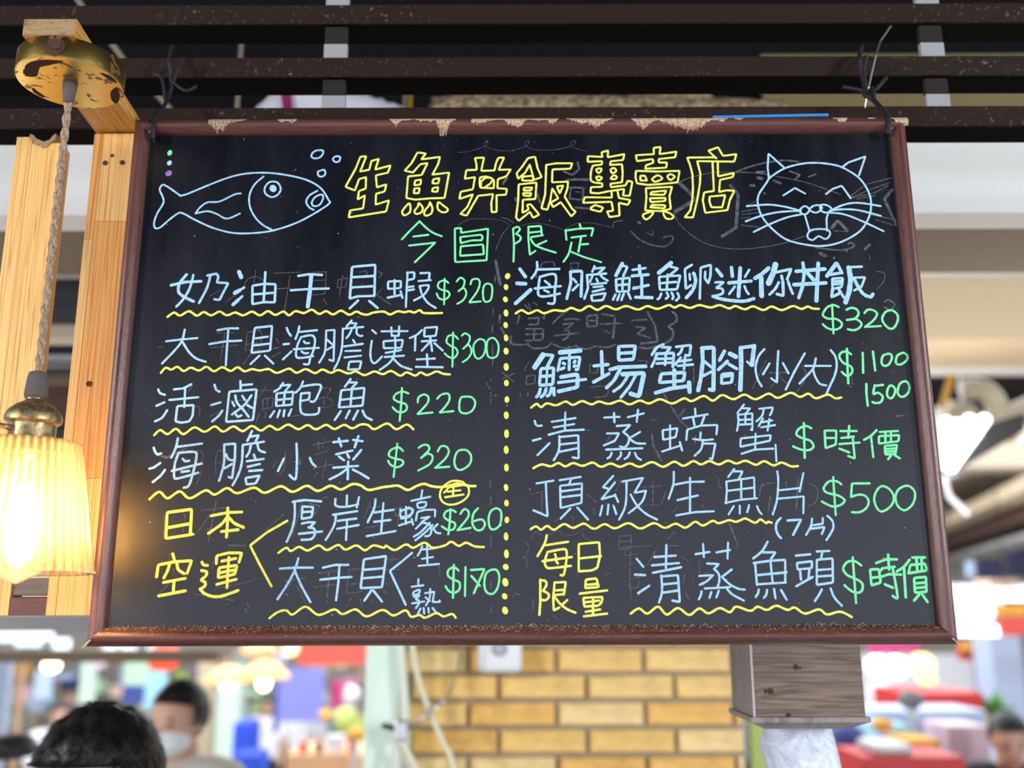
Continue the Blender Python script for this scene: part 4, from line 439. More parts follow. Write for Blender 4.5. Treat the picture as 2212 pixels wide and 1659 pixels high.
wiped_marks||g|:26:-14 3540 -35 3454;:21:89 3508 202 3518 192 3443 94 3438;:20:58 3390 253 3389 241 3262 47 3252;:20:150 3390 144 3262;:20:57 3326 242 3331;:26:264 3539 254 3507;:21:356 3453 439 3539 533 3603;:21:490 3496 583 3506 645 3495;:20:469 3442 582 3453 488 3367;:20:375 3309 642 3340;~:20:529 3367 528 3303 466 3261;*:21:738 3538 852 3549 844 3420 735 3410;:21:737 3479 850 3484;:21:903 3559 1037 3537;:21:880 3441 1096 3451;:26:1046 3505 1020 3281;:15:930 3366 990 3334;:21:1231 3483 1395 3493;:20:1280 3408 1382 3397 1288 3333 1429 3280;:26:1409 3579 1486 3429 1510 3237 1325 3216;~:20:-107 3305 -107 3220 67 3209;~:20:77 3220 138 3167 281 3177 343 3230;~:20:363 3208 485 3166 609 3197;~:20:608 3186 730 3154 823 3191;~:20:833 3186 945 3175 1048 3206;~:26:1303 3174 1405 3163 1529 3195 1654 3258 1688 3354 1639 3407;~:26:1639 3418 1724 3471 1727 3546 1687 3579;~:14:228 4105 250 4160 365 4171 385 4127;:14:175 3984 186 4072;*:10:563 4159 657 4159 645 4093 567 4082;:15:90 3680 110 3594;:15:142 3691 183 3669;:15:49 3669 80 3626;:13:35 2914 86 3008;*:13:65 2851 156 2862 150 2768 54 2758;:15:-7 2664 -9 2623;:15:74 2664 73 2633;*:13:757 2975 849 2985 837 2891 755 2881;~:13:762 2724 935 2734 932 2631 800 2610;:13:1288 3026 1400 3015 1336 2932;:13:1529 2921 1545 2826;:13:1895 2941 1887 2753
wiped_marks||g|:15:1554 2652 1718 2353 1805 2271;:25:1412 2201 1418 2089 1501 1918;:11:96 1553 294 1602;:15:220 1563 213 1366;:11:527 1336 551 1277;:15:354 1273 389 1297;:11:689 1562 795 1472;:11:764 1404 768 1345;~:11:988 1699 1058 1699 1005 1590;:11:1293 1629 1491 1639;:11:1404 1688 1396 1461;:11:1277 1432 1444 1441;:11:1539 1589 1484 1441;:11:1609 1362 1650 1411;:11:1917 1440 1944 1391;~:8:93 1103 162 1161 230 1108 387 1170 435 1122 553 1131 652 1189;~:8:641 1150 660 1102 747 1063;:20:1774 2476 1721 2404;:11:1397 2354 1468 2359;:11:682 2249 742 2245;:15:1881 2179 1868 2098;:11:2119 1726 2095 1647 2142 1607;:11:961 2182 925 2131
wiped_marks||g|*:10:1032 1112 1159 1121 1145 976 1018 977;:10:1030 1054 1147 1058;:10:1126 1005 1075 928;:10:1058 996 1380 1014;:10:1145 967 1128 718 1134 462;:10:1075 909 1221 928;:10:1042 785 1179 832;:12:1418 976 1315 813;:10:1519 1062 1620 1159;*:10:1116 670 1233 689 1211 584 1123 575;:10:856 709 934 732;~:8:15 1066 73 1008 63 931 14 893;~:10:14 893 62 854 42 778;:10:1536 1009 1653 1013;:10:1668 898 1754 850;:10:1861 859 1859 706 1952 735;:10:1699 716 1686 631 1637 621;:10:1784 668 1787 611;:10:1701 526 1737 460;:10:118 465 112 342;:10:576 748 584 690;~:8:260 249 318 295 375 258;:14:829 397 829 369
wiped_marks||g|~:15:2530 1527 2567 1646 2697 1670;:15:2648 1527 2613 1360;~:10:3072 1664 3148 1615 3151 1526 3117 1457 3045 1423;:15:2958 1724 2915 1389;:10:2826 1685 2822 1625;:15:4069 2393 4160 2403;:19:2199 1244 2274 1001;:10:4256 2408 4259 2387;:7:4228 1642 4251 1572
wiped_marks||g|:10:2689 3013 2621 2887 2518 2689;:15:2722 2881 2935 2886;:15:2823 2876 2868 2792 2926 2740;~:10:3073 2959 3118 2886 3090 2771 3002 2667;~:21:4053 3692 4107 3713 4164 3659 4117 3605 4047 3627;:10:3623 2853 3620 2749;:15:3603 2728 3593 2723;:10:2776 2772 2722 2720
specks||K|
'''
# ------------------------------------------------------------------ the chalkboard
BX, BY, BZ = 0.0098, 1.049, 1.5692
X0, X1, Z0, Z1 = -0.4385, 0.4583, 1.5692, 2.1624          # outer rectangle of the frame
board = thing('chalkboard', 'large black menu chalkboard in a mahogany frame, handwritten with prices in yellow, blue and green', 'chalkboard', (BX, BY, BZ))
obj('panel', B(X0+.006, X1-.006, 1.049, 1.055, Z0+.006, Z1-.006), M['board'], board)
PROF = [(0, 1.0625), (0, 1.051), (.0012, 1.0465), (.0040, 1.0405), (.0075, 1.0378), (.0110, 1.0378), (.0145, 1.0402), (.0172, 1.0440), (.0190, 1.0475), (.0197, 1.0505), (.0197, 1.0625)]
def rect_in(w): return [(X0+w, Z0+w), (X1-w, Z0+w), (X1-w, Z1-w), (X0+w, Z1-w)]
for side in range(4):
    bm = bmesh.new(); rows = []
    for (w, y) in PROF:
        q = rect_in(w); a, b = q[side], q[(side+1) % 4]
        row = []
        for k in range(13):
            t = k/12; row.append(bm.verts.new((a[0]+(b[0]-a[0])*t, y+(rnd.uniform(-.0002, .0002) if 0 < k < 12 else 0), a[1]+(b[1]-a[1])*t)))
        rows.append(row)
    n = len(rows)
    for i in range(n):
        r0, r1 = rows[i], rows[(i+1) % n]
        for k in range(12): bm.faces.new((r0[k], r0[k+1], r1[k+1], r1[k]))
    bm.faces.new([r[0] for r in rows]); bm.faces.new([r[-1] for r in rows][::-1])
    bmesh.ops.recalc_face_normals(bm, faces=bm.faces[:])
    o = obj('frame_rail', bm, M['frame_h'] if side in (0, 2) else M['frame_v'], board)
    for p in o.data.polygons: p.use_smooth = len(p.vertices) == 4
    es = o.modifiers.new('edge', 'EDGE_SPLIT'); es.split_angle = math.radians(50)
# dark line between the panel and the right and left rails
obj('edge_line', B(X1-.0212, X1-.0190, 1.0482, 1.0494, Z0+.02, Z1-.02), M['black_cord'], board)
obj('edge_line', B(X0+.0190, X0+.0205, 1.0482, 1.0494, Z0+.02, Z1-.02), M['black_cord'], board)

def prof_y(w):
    for (w0, y0), (w1, y1) in zip(PROF[1:], PROF[2:]):
        if w0 <= w <= w1: return y0+(y1-y0)*(w-w0)/max(1e-6, w1-w0)
    return PROF[-2][1]
def px2x(px): return at(px, 262, 1.040).x
# torn veneer showing raw board along the top rail: (x0 px, x1 px, depth profile)
for (a, b, dep) in [(452, 533, (.0065, .012, .011, .006, .004, .002)), (600, 642, (.003, .0065, .004, .0062, .003)), (841, 897, (.002, .0095, .004, .0035, .001)),
                    (897, 985, (.003, .005, .004, .006, .004, .0165, .0170, .006, .003)), (1018, 1207, (.006, .0075, .006, .005, .0028, .0032, .008, .0095, .0085, .003, .004, .0045, .0035, .0085, .002)),
                    (1223, 1325, (.002, .004, .0055, .0075, .0065, .0095, .0095, .007, .004, .002)), (1363, 1575, (.002, .009, .0105, .0070, .004, .0068, .0080, .0105, .0125, .0130, .012, .009, .0055, .004, .006, .001)),
                    (1586, 1606, (.002, .005, .002)), (1799, 1831, (.002, .004, .0075, .006, .003)), (1875, 1893, (.002, .0028, .002)), (1922, 1960, (.002, .005, .0075, .009, .0095, .0095))]:
    bm = bmesh.new(); x0, x1 = px2x(a), min(px2x(b), X1-.0002); nc = max(10, int((x1-x0)/.0009)); cols = []
    for i in range(nc+1):
        t = i/nc; f = t*(len(dep)-1); k = min(int(f), len(dep)-2); d = (dep[k]+(dep[k+1]-dep[k])*(f-k))*1.25+.0012; d = min(d, .0188)
        d *= 1 + rnd.uniform(-.16, .16)*(0 if i in (0, nc) else 1)
        w0 = .0014+rnd.uniform(-.0003, .0003); w1 = max(w0+.0004, d+.001); col = []
        for j in range(7):
            w = w0+(w1-w0)*j/6
            off = .0006*(1 if 0 < j < 6 else .1)+rnd.uniform(0, .0003)
            col.append(bm.verts.new((x0+(x1-x0)*t, prof_y(w)-off, Z1-w)))
        cols.append(col)
    for c0, c1 in zip(cols, cols[1:]):
        for j in range(6): bm.faces.new((c0[j], c1[j], c1[j+1], c0[j+1]))
    bmesh.ops.recalc_face_normals(bm, faces=bm.faces[:])
    o = obj('torn_veneer', bm, M['raw_board'], board); o['label'] = 'patch of raw tan fibreboard where the veneer is torn'
# chip at the bottom left mitre and bottom right mitre
for (px, py, l) in ((196, 1383, .016), (2062, 1383, .008)):
    bm = bmesh.new(); p = at(px, py, 1.0402); s = 1 if px < 1000 else -1
    tube(bm, [p+Vector((-s*l*.5, 0, -l*.5)), p+Vector((0, -.0012, 0)), p+Vector((s*l*.5, -.001, l*.45))], .0009, 6)
    obj('mitre_chip', bm, M['raw_board'], board)
# crumbs and fibres lying on the inner ledge of the bottom rail
bm = bmesh.new()
for i in range(3600):
    x = rnd.uniform(X0+.02, X1-.02); dens = .35+.65*math.exp(-((x+.12)/.22)**2)
    if rnd.random() > dens: continue
    w = .0199-abs(rnd.gauss(0, .0032))
    if w < .0085: continue
    y = prof_y(min(w, .0190))-.0002; z = Z0+w
    s = rnd.uniform(.00025, .0007); a = rnd.uniform(0, math.pi); L = s*rnd.choice([1, 1, 1.6, 3, 6]); c = Vector((x, y, z+s*.5))
    d = Vector((math.cos(a), rnd.uniform(-.4, .1), abs(math.sin(a))*.9)).normalized(); n = Vector((-d.z, 0, d.x)).normalized()*s*.45
    v = [bm.verts.new(c+q) for q in (d*L*.5+n*.4, d*L*.5-n*.4, -d*L*.5-n, -d*L*.5+n, Vector((0, -s*.8, s*.3)))]
    for k in range(4): bm.faces.new((v[k], v[(k+1) % 4], v[4]))
o = obj('sawdust', bm, M['raw_board'], board); o['kind'] = 'stuff'
for i in range(26):                                                   # curled fibres
    x = rnd.uniform(-.25, .40); c = Vector((x, 1.0455, Z0+.0175)); bm = bmesh.new(); L = rnd.uniform(.002, .0055); s = rnd.choice([-1, 1])
    tube(bm, spline([c, c+Vector((s*L*.4, -.001, L*.7)), c+Vector((s*L, -.0014, L*.9)), c+Vector((s*L*1.3, -.001, L*.3))], 3), .0002, 4)
    if i == 0: acc = bm
    else:
        me = bpy.data.meshes.new('t'); bm.to_mesh(me); bm.free(); acc.from_mesh(me); bpy.data.meshes.remove(me)
o = obj('loose_fibre', acc, M['raw_board'], board); o['kind'] = 'stuff'

# ---- writing: every character, price, underline, dot and drawing is a raised bead of marker ink on the panel
def ribbon(bm, P, w, closed, dome=.00032):
    y0 = 0.0
    # P: list of 2D points (m), dome-shaped bead of width w
    Q = [P[0]]
    for p in P[1:]:
        if (p-Q[-1]).length > w*.12: Q.append(p)
    if closed and (Q[0]-Q[-1]).length < w*.3: Q.pop()
    n = len(Q)
    if n == 1: Q.append(Q[0]+Vector((w*.2, 0))); n = 2
    L, Cc, Rr = [], [], []
    ph = rnd.uniform(0, 6)
    for i, p in enumerate(Q):
        a = Q[i-1] if (i or closed) else None; b = Q[(i+1) % n] if (i < n-1 or closed) else None
        d0 = (p-a).normalized() if a is not None else (b-p).normalized(); d1 = (b-p).normalized() if b is not None else d0
        t = d0+d1
        t = t.normalized() if t.length > 1e-4 else d0
        nn = Vector((-t.y, t.x)); k = 1/max(.55, abs(nn.dot(Vector((-d0.y, d0.x)))))
        ww = w*.5*k*(1+.07*math.sin(ph+i*1.7))
        L.append(bm.verts.new((p.x+nn.x*ww, y0-.00003, p.y+nn.y*ww))); Rr.append(bm.verts.new((p.x-nn.x*ww, y0-.00003, p.y-nn.y*ww)))
        Cc.append(bm.verts.new((p.x, y0-dome, p.y)))
    m = n if closed else n-1
    for i in range(m):
        j = (i+1) % n
        bm.faces.new((L[i], L[j], Cc[j], Cc[i])); bm.faces.new((Cc[i], Cc[j], Rr[j], Rr[i]))
    if not closed:
        for (e, s, A, Bv) in ((0, -1, L, Rr), (n-1, 1, L, Rr)):
            d = (Q[1]-Q[0]).normalized()*-1 if e == 0 else (Q[-1]-Q[-2]).normalized()
            nn = Vector((-d.y, d.x)); fan = []
            for k in range(1, 5):
                a = math.pi*k/5
                q = Q[e]+nn*(math.cos(a)*w*.5)+d*(math.sin(a)*w*.5)
                fan.append(bm.verts.new((q.x, y0-.00003, q.y)))
            st, en = (A[e], Bv[e]) if e else (Bv[e], A[e])
            ch = [st]+fan+[en]
            for u, v in zip(ch, ch[1:]): bm.faces.new((u, v, Cc[e]))
def soften(P, w, closed):
    n = len(P); out = []
    for i, p in enumerate(P):
        if not closed and i in (0, n-1): out.append(p); continue
        a, b = P[i-1], P[(i+1) % n]; la, lb = (a-p).length, (b-p).length
        k = min(w*.55, la*.35, lb*.35)
        if k < 1e-6: out.append(p); continue
        A = p+(a-p).normalized()*k; Bq = p+(b-p).normalized()*k
        out += [A, (A+Bq)*.25+p*.5, Bq]
    return out
CN = {'Y': 'yellow', 'B': 'light blue', 'G': 'green', 'P': 'purple'}
SEEN = 0
for line in DATA.strip().split('\n'):
    name, lab, col, body = line.split('|'); bm = bmesh.new()
    if name == 'specks':
        for i in range(420):
            x, z = rnd.uniform(-.42, .42), rnd.uniform(.03, .57); s = rnd.choice([.0003, .0004, .0005, .0009]); a = rnd.uniform(0, 3.1); e = rnd.choice([1, 1, 2.5])
            d = Vector((math.cos(a), math.sin(a)))*s*e*.5; nn = Vector((-d.y, d.x))/e
            v = [bm.verts.new((x+q.x, -.0001, z+q.y)) for q in (d, nn, -d, -nn)]; t = bm.verts.new((x, -.0003, z))
            for k in range(4): bm.faces.new((v[k], v[(k+1) % 4], t))
    else:
        for st in body.split(';'):
            fl, w, co = st.split(':'); w = int(w)*1e-4; v = [int(q)*1e-4 for q in co.split()]
            if 'D' in fl:
                u0, v0, rx, rz = v; c = bm.verts.new((u0, -.0005, v0)); ring = []
                for k in range(14):
                    a = 2*math.pi*k/14; q = 1+.08*math.sin(2*a+u0*900); ring.append(bm.verts.new((u0+rx*q*math.cos(a), -.00005, v0+rz*q*math.sin(a))))
                for k in range(14): bm.faces.new((ring[k], ring[(k+1) % 14], c))
                continue
            P = [Vector((v[k], v[k+1])) for k in range(0, len(v), 2)]; cl = '*' in fl
            P = spline(P, 5, cl) if '~' in fl and len(P) > 2 else soften(P, w, cl)
            ribbon(bm, P, w, cl, .00006 if col == 'g' else .00032)
    bmesh.ops.recalc_face_normals(bm, faces=bm.faces[:])
    me = bpy.data.meshes.new(name); bm.to_mesh(me); bm.free(); me.materials.append(M[col])
    for p in me.polygons: p.use_smooth = True
    o = bpy.data.objects.new(name, me); COL.objects.link(o); o.parent = board
    if col in CN and lab: o['label'] = CN[col]+' '+lab
    if name in ('specks', 'wiped_marks'):
        if name == 'specks': o.name = 'dust_speck'
        o['kind'] = 'stuff'

# ---- small things on the board
pa, pb = at(1540, 253.5, 1.052), at(1789, 248.5, 1.052)
bm = bmesh.new(); tube(bm, [pa, (pa+pb)/2, pb], .0019, 8); o = obj('drinking_straw', bm, M['blue_plastic']); tag(o, 'thin blue plastic stick lying on top of the chalkboard frame', 'stick')
def hook(px, py):
    p = at(px, py, 1.046); bm = bmesh.new()
    tube(bm, spline([p+Vector((0, .004, -.004)), p+Vector((.0028, -.003, -.002)), p+Vector((.003, -.005, .003)), p+Vector((0, -.005, .0065)), p+Vector((-.003, -.004, .003))], 5), .0009, 6)
    obj('screw_hook', bm, M['steel'], board)
hook(329, 296); hook(1919, 277)
def tie(label, paths, rad):
    t = thing('hanging_cord', label, 'cord', at(*paths[0][0]))
    for k, pts in enumerate(paths):
        bm = bmesh.new(); tube(bm, spline([at(*p) for p in pts], 6), rad*(1.15 if k == 0 else 1.0), 7)
        obj('strand' if k else 'cord_loop', bm, M['black_cord'], t, True)
    return t
tie('black cord tied from the slats to the left top corner of the chalkboard', [
    [(332, 300, 1.040), (331, 268, 1.036), (336, 246, 1.045), (352, 232, 1.07), (366, 205, 1.095), (370, 165, 1.10), (366, 130, 1.10), (372, 100, 1.115)],
    [(352, 232, 1.07), (330, 258, 1.045), (329, 290, 1.040)],
    [(366, 205, 1.095), (385, 150, 1.10), (398, 126, 1.105)], [(368, 172, 1.098), (400, 196, 1.09), (425, 186, 1.09)], [(358, 225, 1.08), (350, 170, 1.095), (332, 160, 1.10)]], .0021)
tie('black cord knotted around the slats above the right top corner of the chalkboard', [
    [(1919, 290, 1.040), (1920, 262, 1.037), (1914, 246, 1.045), (1900, 230, 1.06), (1885, 214, 1.08), (1872, 200, 1.09), (1864, 170, 1.098), (1857, 128, 1.10), (1862, 100, 1.12)],
    [(1872, 200, 1.09), (1866, 150, 1.097), (1872, 122, 1.10)], [(1885, 214, 1.08), (1868, 206, 1.085), (1860, 196, 1.09), (1820, 188, 1.09)], [(1888, 212, 1.08), (1884, 190, 1.09), (1872, 205, 1.09)], [(1890, 196, 1.09), (1914, 168, 1.10)],
    [(1905, 236, 1.055), (1893, 245, 1.06), (1896, 232, 1.06)]], .0026)
bm = bmesh.new(); tube(bm, [at(1868, 233, 1.10), at(1876, 190, 1.095), at(1892, 120, 1.10), at(1902, 88, 1.12), at(1932, 45, 1.13)], .0012, 6)
o = obj('cable_tie', bm, M['steel']); tag(o, 'thin grey wire twisted with the right black cord', 'wire')

# ------------------------------------------------------------------ lattice of dark slats above
lat = thing('slat_screen', 'dark brown horizontal slats on grey uprights above the chalkboard', 'screen', (0, 1.12, 2.18))
YS = 1.12
zs = [1.6+YS*t for t in (.6560, .5890, .5268)]+[1.6+YS*.728, 1.6+YS*.80]
for i, z in enumerate(zs):
    bm = B(-1.6, 1.6, YS, YS+.004, z, z+.0272 if i != 2 else z+.0272, bev=.0008)
    s = obj('slat', bm, M['slat'], lat)
    u = obj('slat_shaded_core', B(-1.6, 1.6, YS+.0041, YS+.045, z-.0002, z+.0268), M['slat_shade'], s if False else lat)
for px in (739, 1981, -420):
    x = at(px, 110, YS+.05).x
    for z, zn in zip(zs[:2]+[zs[3]], zs[1:3]+[zs[0]]):            # upright pieces between the slats, slat shadow painted in at the top
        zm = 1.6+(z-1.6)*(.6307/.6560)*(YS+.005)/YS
        obj('upright', B(x-.0148, x+.0148, YS+.006, YS+.014, zn+.0272, zm), M['stud'], lat)
        obj('upright_shade', B(x-.0143, x+.0143, YS+.0065, YS+.014, zm+.0001, z-.0004), M['bracket'], lat)
# things stored on the fascia beam behind the slats
def crumple(name, label, cat, x0, x1, y0, y1, z0, prof, m, seed=1, amp=.01, nx=28, ny=10, sub=None):
    r = random.Random(seed); bm = bmesh.new(); g = []
    def h(t):
        f = t*(len(prof)-1); k = min(int(f), len(prof)-2); return prof[k]+(prof[k+1]-prof[k])*(f-k)
    for i in range(nx+1):
        row = []
        for j in range(ny+1):
            t, s = i/nx, j/ny; a = math.pi*s
            row.append(bm.verts.new((x0+(x1-x0)*t+r.uniform(-amp, amp)*.4, (y0+y1)/2-(y1-y0)/2*math.cos(a)+r.uniform(-amp, amp)*.4, z0+h(t)*math.sin(a)**.6+r.uniform(-amp, amp)*(.4 if 0 < j < ny else 0))))
        g.append(row)
    for a, b in zip(g, g[1:]):
        for j in range(ny): bm.faces.new((a[j], b[j], b[j+1], a[j+1]))
        bm.faces.new((a[0], a[ny], b[ny], b[0]))
    bm.faces.new(g[0]); bm.faces.new(g[-1][::-1]); bmesh.ops.recalc_face_normals(bm, faces=bm.faces[:])
    o = obj(name, bm, m, None, True); tag(o, label, cat); return o
ZT = 2.3725
M['bagw'] = mat('white_bag_plastic', (.85, .85, .95), .35); M['magenta'] = mat('magenta_plastic', (.30, .03, .14), .4)
M['wrap'] = mat('bubble_wrap', (.6, .5, .36), .35); n_ = noise(M['wrap'], (1, 1, 1), 90, 3); r_ = ramp(M['wrap'], n_.outputs[0], [(.36, (.10, .065, .035)), (.64, (.66, .50, .32))]); setc(M['wrap'], r_.outputs[0]); bump(M['wrap'], n_.outputs[0], .8, .004)
M['yellow'] = mat('yellow_plastic', (.45, .24, .02), .5); M['pvc'] = mat('beige_pipe', (.38, .33, .24), .5); M['olive'] = mat('olive_board', (.16, .12, .045), .7)
o = crumple('plastic_bag', 'white plastic bag with a magenta stripe behind the slats', 'bag', -.49, -.185, 1.59, 1.74, ZT, (.10, .135, .17, .185, .185, .185, .18, .165, .155, .145, .13), M['bagw'], 3, .008)
bm = bmesh.new(); hull8(bm, [at(612, 243, 1.585), at(633, 243, 1.585), at(629, 203, 1.60), at(606, 203, 1.60)], [at(612, 243, 1.595), at(633, 243, 1.595), at(629, 203, 1.61), at(606, 203, 1.61)])
obj('stripe', bm, M['magenta'], o)
crumple('bubble_wrap', 'long roll of dusty tan bubble wrap behind the slats', 'packaging', -.145, .50, 1.59, 1.79, ZT, (.165, .172, .174, .174, .173, .170, .168, .166, .164, .162, .160, .155), M['wrap'], 5, .006, 60, 12)
crumple('crumpled_paper', 'small pile of crumpled brown paper behind the middle slat', 'paper', .20, .46, 1.82, 1.96, ZT, (.255, .29, .305, .32, .315, .295, .26), M['wrap'], 9, .012, 20, 8)
for k, (px, w, z1, mm, lb) in enumerate([(513, 9, 2.75, 'pvc', 'upright beige pipe behind the slats above the left of the board'), (886, 10, 2.70, 'yellow', 'upright yellow pole behind the slats'), (874, 6, 2.66, 'pvc', 'beige pole left of the yellow pole behind the slats'), (833, 5, 2.60, 'pvc', 'thin beige stick left of the poles behind the slats')]):
    p = at(px, 225, 1.86); bm = bmesh.new(); lathe(bm, [(w*.0004, ZT), (w*.0004, z1 if k else 2.78)], (p.x, 1.86, 0), 12)
    o = obj('pole', bm, M[mm], None, True); tag(o, lb, 'pole')
p = at(100, 35, 1.30)
for k, (a, b_) in enumerate([((165, -5, 1.75), (186, 24, 1.68)), ((243, 96, 1.85), (276, 140, 1.78)), ((340, 205, 1.8), (372, 240, 1.75))]):
    bm = bmesh.new(); A = at(*a); Bq = at(*b_); tube(bm, [A-(Bq-A)*.8, A, Bq, Bq+(Bq-A)*1.2], .0045, 8)
    o = obj('wood_stick', bm, M['pvc']); tag(o, 'pale wooden stick leaning behind the slats, '+('highest of three at upper left', 'middle one of three', 'lowest one near the cord')[k], 'stick')
obj_ = obj('storage_board', B(.55, 1.5, 1.95, 1.97, 2.46, 2.80), M['olive']); tag(obj_, 'olive brown board standing behind the slats at upper right', 'board')
obj_ = obj('loft_board', B(-1.6, 1.7, 2.05, 2.07, ZT+.001, 3.04), M['dark']); tag(obj_, 'dark back board of the loft behind the slats', 'board')
crumple('cable_coil', 'coiled grey cable end above the pine post', 'cable', -.66, -.60, 1.58, 1.63, ZT, (.0, .035, .04, .0), M['pvc'], 12, .004, 10, 6)

# ------------------------------------------------------------------ pine posts and bracket
def post(label, xb, xt, y0, y1, zb, zt, pieces):
    t = thing('pine_post', label, 'post', ((xb+xt)/2, y0, zb))
    for (f0, f1, z0, z1, mm, dy) in pieces:
        w = xt-xb; obj('lamella', B(xb+w*f0+.00015, xb+w*f1-.00015, y0+dy, y1, z0+.0001, z1-.0001, bev=.0004), M[mm], t)
    return t
xa, xb_ = at(36, 300, 1.10).x, at(131, 300, 1.10).x
p1 = post('left pine post of the pair, with a chipped top, behind the lamp cord', xa, xb_, 1.10, 1.128, 1.6005, 2.168, [(0, .36, 1.6005, 2.168, 'pine_c', 0), (.36, 1, 1.6005, 1.78, 'pine', .0), (.36, 1, 1.78, 2.160, 'pine_c', .0003)])
bm = bmesh.new(); crumb = [at(65+7*i, 292+y, 1.0993) for i, y in enumerate((-3, 0, 8, 10, 14, 12, 10, 1, -4))]
low = [v+Vector((0, 0, -.006-.003*abs(math.sin(i*2.1)))) for i, v in enumerate(crumb)]
vs = [bm.verts.new(v) for v in crumb]; vl = [bm.verts.new(v+Vector((0, -.0005, 0))) for v in low]; vb = [bm.verts.new(v+Vector((0, .027, .001))) for v in crumb]
for i in range(8): bm.faces.new((vs[i], vs[i+1], vl[i+1], vl[i])); bm.faces.new((vs[i], vb[i], vb[i+1], vs[i+1]))
obj('splintered_edge', bm, M['pine_end'], p1)
xc, xd = at(203, 300, 1.10).x, at(291, 300, 1.10).x
p2 = post('right pine post of the pair, with screw holes, beside the chalkboard frame', xc, xd, 1.10, 1.128, 1.6005, 2.172, [(0, .22, 2.035, 2.172, 'pine_b', .0002), (.22, 1, 2.058, 2.172, 'pine_c', 0), (0, .22, 1.6005, 2.035, 'pine', 0), (.22, 1, 1.75, 2.058, 'pine_b', .0004), (.22, 1, 1.6005, 1.75, 'pine_c', .0002)])
for (px, py, r) in ((227, 352, .0032), (242, 336, .0022), (264, 351, .0032), (192, 829, .0034)):
    p = at(px, py, 1.0995); bm = bmesh.new(); lathe(bm, [(r, 0), (r*.75, -.0004), (r*.35, -.0001)], (p.x, p.y-.0001, p.z), 12, axis='Y'); obj('screw_hole', bm, M['rust'], p2)
# crosspieces joining the two posts low down
o = obj('wood_block', B(xb_+.0005, xc-.0005, 1.103, 1.125, 1.622, 1.6405, bev=.0008), M['grey_wood']); tag(o, 'rough grey wood block wedged between the pine posts', 'wood block')
o = obj('wood_block', B(xb_+.0005, xc-.0005, 1.101, 1.125, 1.6006, 1.6205, bev=.0008), M['frame_h']); tag(o, 'brown wood block at the foot between the pine posts', 'wood block')
# plank from the post head towards the viewer, carrying the lamp
bm = bmesh.new(); zb = 2.175
lo = [(-.4970, .896, zb), (-.4435, .896, zb), (xd+.001, 1.1275, zb), (xc-.001, 1.1275, zb)]
hull8(bm, [Vector(v) for v in lo], [Vector(v)+Vector((0, 0, .0185)) for v in lo])
plank = obj('pine_plank', bm, M['pine_plank']); tag(plank, 'pine plank cantilevered from the post head holding the pendant lamp', 'plank')
bm = B(-.4970, -.4435, .8952, .8958, zb+.0002, zb+.0183); obj('end_grain', bm, M['pine_end'], plank)

# ------------------------------------------------------------------ pendant lamp
LX, LY = -.4684, .947; LZ = 2.1505
lamp = thing('pendant_lamp', 'pendant lamp with a brass canopy and ribbed glass shade, lit', 'lamp', (LX, LY, 2.174))
bm = bmesh.new(); lathe(bm, [(.003, 0), (.0525, 0), (.0535, .0012), (.0535, .0225), (.0525, .0240), (.003, .0240)], (LX, LY, LZ), 56)
can = obj('canopy', bm, M['brass'], lamp); 
for p in can.data.polygons: p.use_smooth = True
can.modifiers.new('edge', 'EDGE_SPLIT').split_angle = math.radians(35)
sx = at(122, 99, LY-.0537); bm = bmesh.new(); lathe(bm, [(.0085, 0), (.0075, .0010), (.0052, .0012), (.0050, .0028), (.001, .0030)], (sx.x, sx.y+.0008, sx.z), 16, axis='Y'); obj('set_screw', bm, M['rust'], can)
bm = bmesh.new(); lathe(bm, [(.0075, 0), (.0073, -.004), (.0052, -.022), (.0036, -.023)], (LX, LY, LZ), 20); obj('cord_grip', bm, M['boot'], lamp, True)
def rustpatch(pts, wrap, lab='rusted patch where the brass has worn away'):
    bm = bmesh.new(); c = [sum(p[i] for p in pts)/len(pts) for i in (0, 1)]; r_p = random.Random(int(pts[0][0])); ring = []
    dense = spline([(p[0], p[1], 0) for p in pts], 5, True)
    for j in range(4):
        row = []
        for q in dense:
            f = 1-j*.3; x, y = c[0]+(q.x-c[0])*f*(1+(r_p.uniform(-.08, .08) if j == 0 else 0)), c[1]+(q.y-c[1])*f
            if wrap:
                g = at(x, y, LY-.05); a = math.asin(max(-1, min(1, (g.x-LX)/.0538))); row.append(bm.verts.new((LX+.0538*math.sin(a), LY-.0538*math.cos(a), at(x, y, LY-.0538*math.cos(a)).z)))
            else:
                g = atz(x, y, LZ-.0003); row.append(bm.verts.new(g))
        ring.append(row)
    for A, Bq in zip(ring, ring[1:]):
        n = len(A)
        for k in range(n): bm.faces.new((A[k], A[(k+1) % n], Bq[(k+1) % n], Bq[k]))
    bm.faces.new(ring[-1]); bmesh.ops.recalc_face_normals(bm, faces=bm.faces[:])
    obj('rust_patch', bm, M['rust'], can)
rustpatch([(107, 86), (128, 84), (141, 92), (138, 108), (124, 122), (108, 116), (101, 104), (109, 96)], True)
rustpatch([(52, 152), (58, 140), (72, 133), (96, 130), (118, 131), (134, 133), (120, 138), (92, 143), (84, 150), (80, 164), (66, 166), (54, 163)], False)
rustpatch([(240, 198), (252, 190), (259, 206), (254, 222), (246, 222), (240, 212)], False)
rustpatch([(70, 190), (84, 200), (98, 210), (88, 209), (72, 199)], False)
rustpatch([(216, 158), (240, 166), (252, 180), (236, 172)], False)
